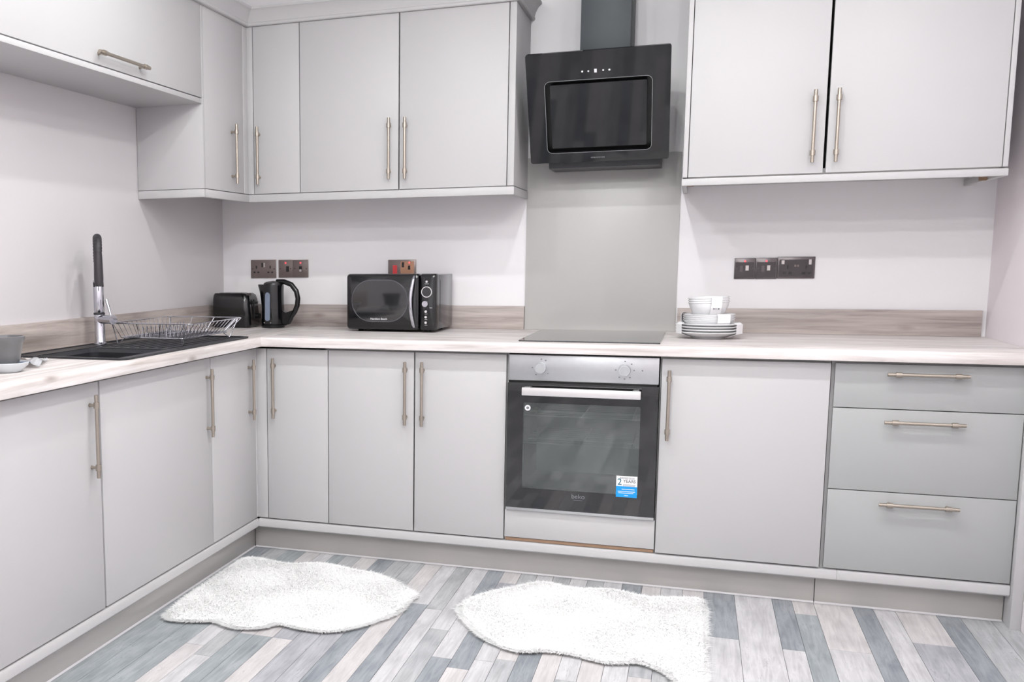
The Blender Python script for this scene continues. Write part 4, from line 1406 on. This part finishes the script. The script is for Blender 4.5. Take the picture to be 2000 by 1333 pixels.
for s, w2 in ((-0.011, 0.0015), (-0.006, 0.0015), (-0.001, 0.0015), (0.009, 0.0035)):
    q = []
    for rr, z in ((0.0795, zc + 0.0455), (0.0815, zc + 0.0515)):
        for so in (s - w2, s + w2):
            q.append(b.verts.new((CX0 + ca_ * rr - sa_ * so, CY0 + sa_ * rr + ca_ * so, z)))
    b.faces.new((q[0], q[1], q[3], q[2]))
part('printed_lettering', b, 'ink', c2, smooth=0, kind='stuff')

# ------------------------------------------------------------------ cup on dish at the left edge
QX, QY = -0.160, -1.540
b = nb(); lathe(b, [(0.0, 0.0003), (0.04, 0.0003), (0.046, 0.004), (0.066, 0.022), (0.069, 0.030), (0.066, 0.031), (0.045, 0.010), (0.0, 0.008)], (QX, QY, ZW), 44)
solo('small_dish', b, 'dish', 'pale grey dish under the cup at the left edge of the worktop', 'dish')
b = nb(); lathe(b, [(0.0, 0.0), (0.034, 0.0), (0.037, 0.004), (0.045, 0.03), (0.055, 0.078), (0.060, 0.086), (0.061, 0.098), (0.057, 0.099), (0.051, 0.07), (0.040, 0.012), (0.0, 0.010)], (QX - 0.004, QY + 0.002, ZW + 0.0103), 44)
solo('cup', b, 'cup', 'grey tapered cup on the dish left of the sink', 'cup')
b = nb()
box(b, QX + 0.028, QX + 0.060, QY + 0.012, QY + 0.040, ZW + 0.026, ZW + 0.030, 0.001)
solo('patterned_card', b, 'blue_cloth', 'small slate blue patterned card on the dish rim beside the cup', 'card')
b = nb()                                                    # crumpled film
nu, nv = 22, 16
g = []
for i in range(nu):
    row = []
    for j in range(nv):
        u, v = i / (nu - 1), j / (nv - 1)
        x = QX - 0.02 - 0.12 * u + 0.05 * v
        y = QY + 0.09 + 0.25 * u + 0.055 * (v - 0.5) * (1.4 - u)
        z = ZW + 0.003 + (0.030 * (1 - u) ** 1.2 + 0.006) * (0.55 + 0.45 * math.sin(9 * u + 5 * v)) * (0.4 + 0.6 * math.sin(math.pi * v)) + random.uniform(0, 0.004)
        row.append(b.verts.new((x, y, z)))
    g.append(row)
for i in range(nu - 1):
    for j in range(nv - 1):
        b.faces.new((g[i][j], g[i + 1][j], g[i + 1][j + 1], g[i][j + 1]))
solo('plastic_film', b, 'film', 'crumpled clear plastic film on the worktop in front of the sink corner', 'plastic film')

# ------------------------------------------------------------------ fur rugs
def smooth_loop(pts, n=8):
    out = []
    N = len(pts)
    for i in range(N):
        p0, p1, p2, p3 = [np.array(pts[(i + k) % N]) for k in (-1, 0, 1, 2)]
        for k in range(n):
            t_ = k / n
            out.append(0.5 * ((2 * p1) + (-p0 + p2) * t_ + (2 * p0 - 5 * p1 + 4 * p2 - p3) * t_ ** 2 + (-p0 + 3 * p1 - 3 * p2 + p3) * t_ ** 3))
    return np.array(out)

def inside(P, poly):
    x, y = P[:, 0], P[:, 1]
    res = np.zeros(len(P), bool)
    j = len(poly) - 1
    for i in range(len(poly)):
        xi, yi = poly[i]
        xj, yj = poly[j]
        c = ((yi > y) != (yj > y)) & (x < (xj - xi) * (y - yi) / (yj - yi + 1e-12) + xi)
        res ^= c
        j = i
    return res

def edge_dist(P, poly):
    best = np.full(len(P), 9.0)
    near = np.zeros_like(P)
    for i in range(len(poly)):
        a, c = poly[i - 1], poly[i]
        ab = c - a
        t_ = np.clip(((P - a) @ ab) / (ab @ ab + 1e-12), 0, 1)
        q = a + t_[:, None] * ab
        dd = np.linalg.norm(P - q, axis=1)
        k = dd < best
        best[k] = dd[k]
        near[k] = q[k]
    return best, near

def fur_rug(outline, label, nblades, seed):
    rg = np.random.default_rng(seed)
    poly = smooth_loop(outline)
    c = poly.mean(0)
    r = thing('fur_rug', (float(c[0]), float(c[1]), 0.0), label, 'rug', 'white fur rugs')
    bm = nb()
    ins = poly - (poly - c) / np.linalg.norm(poly - c, axis=1)[:, None] * 0.006
    lo = [bm.verts.new((p[0], p[1], 0.0012)) for p in ins]
    hi = [bm.verts.new((p[0], p[1], 0.006)) for p in ins]
    n = len(lo)
    for i in range(n):
        j = (i + 1) % n
        bm.faces.new((lo[i], lo[j], hi[j], hi[i]))
    e1 = [bm.edges.get((hi[i], hi[(i + 1) % n])) for i in range(n)]
    e0 = [bm.edges.get((lo[i], lo[(i + 1) % n])) for i in range(n)]
    bmesh.ops.triangle_fill(bm, edges=e1, use_beauty=True)
    bmesh.ops.triangle_fill(bm, edges=e0, use_beauty=True)
    part('backing', bm, 'suede', r, smooth=0)
    # dense plush under-pile: a low dome with soft lumps
    lo_, hi_ = poly.min(0), poly.max(0)
    st_ = 0.009
    gx = np.arange(lo_[0], hi_[0] + st_, st_)
    gy = np.arange(lo_[1], hi_[1] + st_, st_)
    G = np.stack(np.meshgrid(gx, gy, indexing='ij'), -1).reshape(-1, 2)
    gi = inside(G, poly)
    gd, _ = edge_dist(G, poly)

    def dome(P_, d_):
        lump = 0.0022 * np.sin(P_[:, 0] * 37 + seed) * np.sin(P_[:, 1] * 31) + 0.0012 * np.sin(P_[:, 0] * 83 + P_[:, 1] * 61)
        return 0.0072 + (0.012 + lump) * (1 - np.exp(-d_ / 0.016))
    gz = dome(G, gd)
    _, gq = edge_dist(G, poly)
    G2 = np.where(gi[:, None], G, gq)
    gz = np.where(gi, gz, 0.0065)
    bm = nb()
    ny_ = len(gy)
    vm = {}

    def gv(k_):
        if k_ not in vm:
            vm[k_] = bm.verts.new((G2[k_, 0], G2[k_, 1], gz[k_]))
        return vm[k_]
    for a_ in range(len(gx) - 1):
        for c_ in range(ny_ - 1):
            ks = (a_ * ny_ + c_, (a_ + 1) * ny_ + c_, (a_ + 1) * ny_ + c_ + 1, a_ * ny_ + c_ + 1)
            if any(gi[k_] for k_ in ks):
                bm.faces.new([gv(k_) for k_ in ks])
    part('under_pile', bm, 'fur', r, smooth=180)
    # pile: thin tapered blades standing out of the plush
    P = rg.uniform(lo_, hi_, (int(nblades * 1.9), 2))
    P = P[inside(P, poly)][:nblades]
    seg = np.roll(poly, -1, 0) - poly
    k = rg.integers(0, len(poly), nblades // 2)
    E = poly[k] + seg[k] * rg.uniform(0, 1, (len(k), 1)) + rg.normal(0, 0.004, (len(k), 2))
    P = np.vstack([P, E])
    d, q = edge_dist(P, poly)
    out = (q - P) / (np.linalg.norm(q - P, axis=1)[:, None] + 1e-9)
    isin = inside(P, poly)
    out[~isin] *= -1
    ang = 2.2 * np.sin(P[:, 0] * 9 + seed) + 1.8 * np.cos(P[:, 1] * 11 + 0.5 * seed) + rg.normal(0, 1.3, len(P))
    nap = np.stack([np.cos(ang), np.sin(ang)], 1)
    wgt = np.exp(-d / 0.012)[:, None]
    lean = nap * 0.9 * (1 - wgt) + (out * 0.85 + nap * 0.55) * wgt
    Lh = rg.uniform(0.009, 0.016, len(P)) * (1 + 1.3 * wgt[:, 0] * rg.uniform(0, 1, len(P)) ** 2)
    h = Lh * np.where(d < 0.010, 0.25, 0.45)
    z0 = np.where(isin, dome(P, d) - 0.002, 0.007)
    base = np.column_stack([P, z0])
    mid = base + np.column_stack([lean * (Lh * 0.45)[:, None], h * 0.70])
    tip = base + np.column_stack([lean * (Lh * 0.95)[:, None], h * 0.9 - np.exp(-d / 0.008) * rg.uniform(-0.004, 0.006, len(P))])
    tip[:, 2] = np.maximum(tip[:, 2], 0.003)
    sd = np.column_stack([-lean[:, 1], lean[:, 0], np.zeros(len(P))])
    sd /= (np.linalg.norm(sd, axis=1)[:, None] + 1e-9)
    wd = rg.uniform(0.0007, 0.0014, len(P))[:, None]
    V = np.empty((len(P), 5, 3))
    V[:, 0] = base - sd * wd
    V[:, 1] = base + sd * wd
    V[:, 2] = mid + sd * wd * 0.9
    V[:, 3] = mid - sd * wd * 0.9
    V[:, 4] = tip
    V = V.reshape(-1, 3) - np.array([c[0], c[1], 0.0])
    idx = np.arange(len(P))[:, None] * 5
    quads = idx + np.array([0, 1, 2, 3])
    tris = idx + np.array([3, 2, 4])
    me = bpy.data.meshes.new('fur')
    nP = len(P)
    me.vertices.add(nP * 5)
    me.vertices.foreach_set('co', V.ravel())
    me.loops.add(nP * 7)
    loops = np.hstack([quads, tris]).ravel()
    me.loops.foreach_set('vertex_index', loops.astype(np.int32))
    me.polygons.add(nP * 2)
    starts = (np.arange(nP)[:, None] * 7 + np.array([0, 4])).ravel()
    me.polygons.foreach_set('loop_start', starts.astype(np.int32))
    me.polygons.foreach_set('use_smooth', np.ones(nP * 2, bool))
    me.update(calc_edges=True)
    me.validate()
    me.materials.append(M['fur'])
    o = bpy.data.objects.new('fur', me)
    COL.objects.link(o)
    o.parent = r
    tag(o, kind='stuff')
    return r

RUG_A = [(0.003, -0.215), (0.054, -0.156), (0.208, -0.182), (0.352, -0.131), (0.503, -0.17), (0.624, -0.201), (0.807, -0.365), (0.821, -0.457), (0.806, -0.614), (0.722, -0.786), (0.637, -0.87), (0.544, -0.878), (0.439, -0.86), (0.402, -0.912), (0.316, -0.943), (0.221, -0.911), (0.151, -0.937), (0.051, -0.944), (0.016, -0.839), (0.002, -0.552)]
RUG_B = [(1.023, -0.477), (1.066, -0.305), (1.18, -0.165), (1.266, -0.072), (1.39, -0.11), (1.522, -0.076), (1.6, -0.1), (1.676, -0.125), (1.839, -0.079), (1.862, -0.175), (1.864, -0.50), (1.856, -0.93), (1.80, -0.93), (1.75, -0.845), (1.671, -0.789), (1.563, -0.828), (1.464, -0.796), (1.374, -0.795), (1.286, -0.827), (1.192, -0.773), (1.097, -0.651)]
fur_rug(RUG_A, 'white fur rug lying in front of the sink run corner', 32000, 3)
fur_rug(RUG_B, 'white fur rug lying in front of the oven', 32000, 8)

# ------------------------------------------------------------------ ceiling bulbs
for x, y, k, where in BULBS:
    r = thing('ceiling_bulb', (x, y, ZC), 'bare round bulb in a white ceiling holder ' + where, 'light', 'ceiling bulbs')
    b = nb()
    lathe(b, [(0.0, 0.0), (0.045, 0.0), (0.045, -0.008), (0.022, -0.016), (0.020, -0.042), (0.0, -0.042)], (x, y, ZC), 32)
    part('holder', b, 'ceiling', r)
    ld = bpy.data.lights.new('bulb', 'POINT')
    ld.shadow_soft_size = 0.035
    ld.energy = LIGHT_W * k
    ld.color = (1.0, 0.99, 0.99) if x > 2.0 else (0.985, 1.0, 0.99)
    lo = bpy.data.objects.new('bulb', ld)
    COL.objects.link(lo)
    lo.parent = r
    lo.location = (0, 0, -0.08)

for x, y, watts, where in DOWNLIGHTS:
    r = thing('downlight', (x, y, ZC), 'recessed round white ceiling downlight ' + where, 'light', 'ceiling downlights')
    b = nb()
    lathe(b, [(0.046, 0.0), (0.050, -0.004), (0.040, -0.007), (0.036, -0.004), (0.036, 0.0)], (x, y, ZC), 32)
    part('bezel', b, 'ceiling', r)
    ld = bpy.data.lights.new('downlight_lamp', 'AREA')
    ld.shape = 'DISK'
    ld.size = 0.075
    ld.spread = math.radians(150)
    ld.energy = watts
    ld.color = (1.0, 0.99, 0.99) if x > 2.0 else (0.985, 1.0, 0.99)
    lo = bpy.data.objects.new('downlight_lamp', ld)
    COL.objects.link(lo)
    lo.parent = r
    lo.location = (0, 0, -0.009)
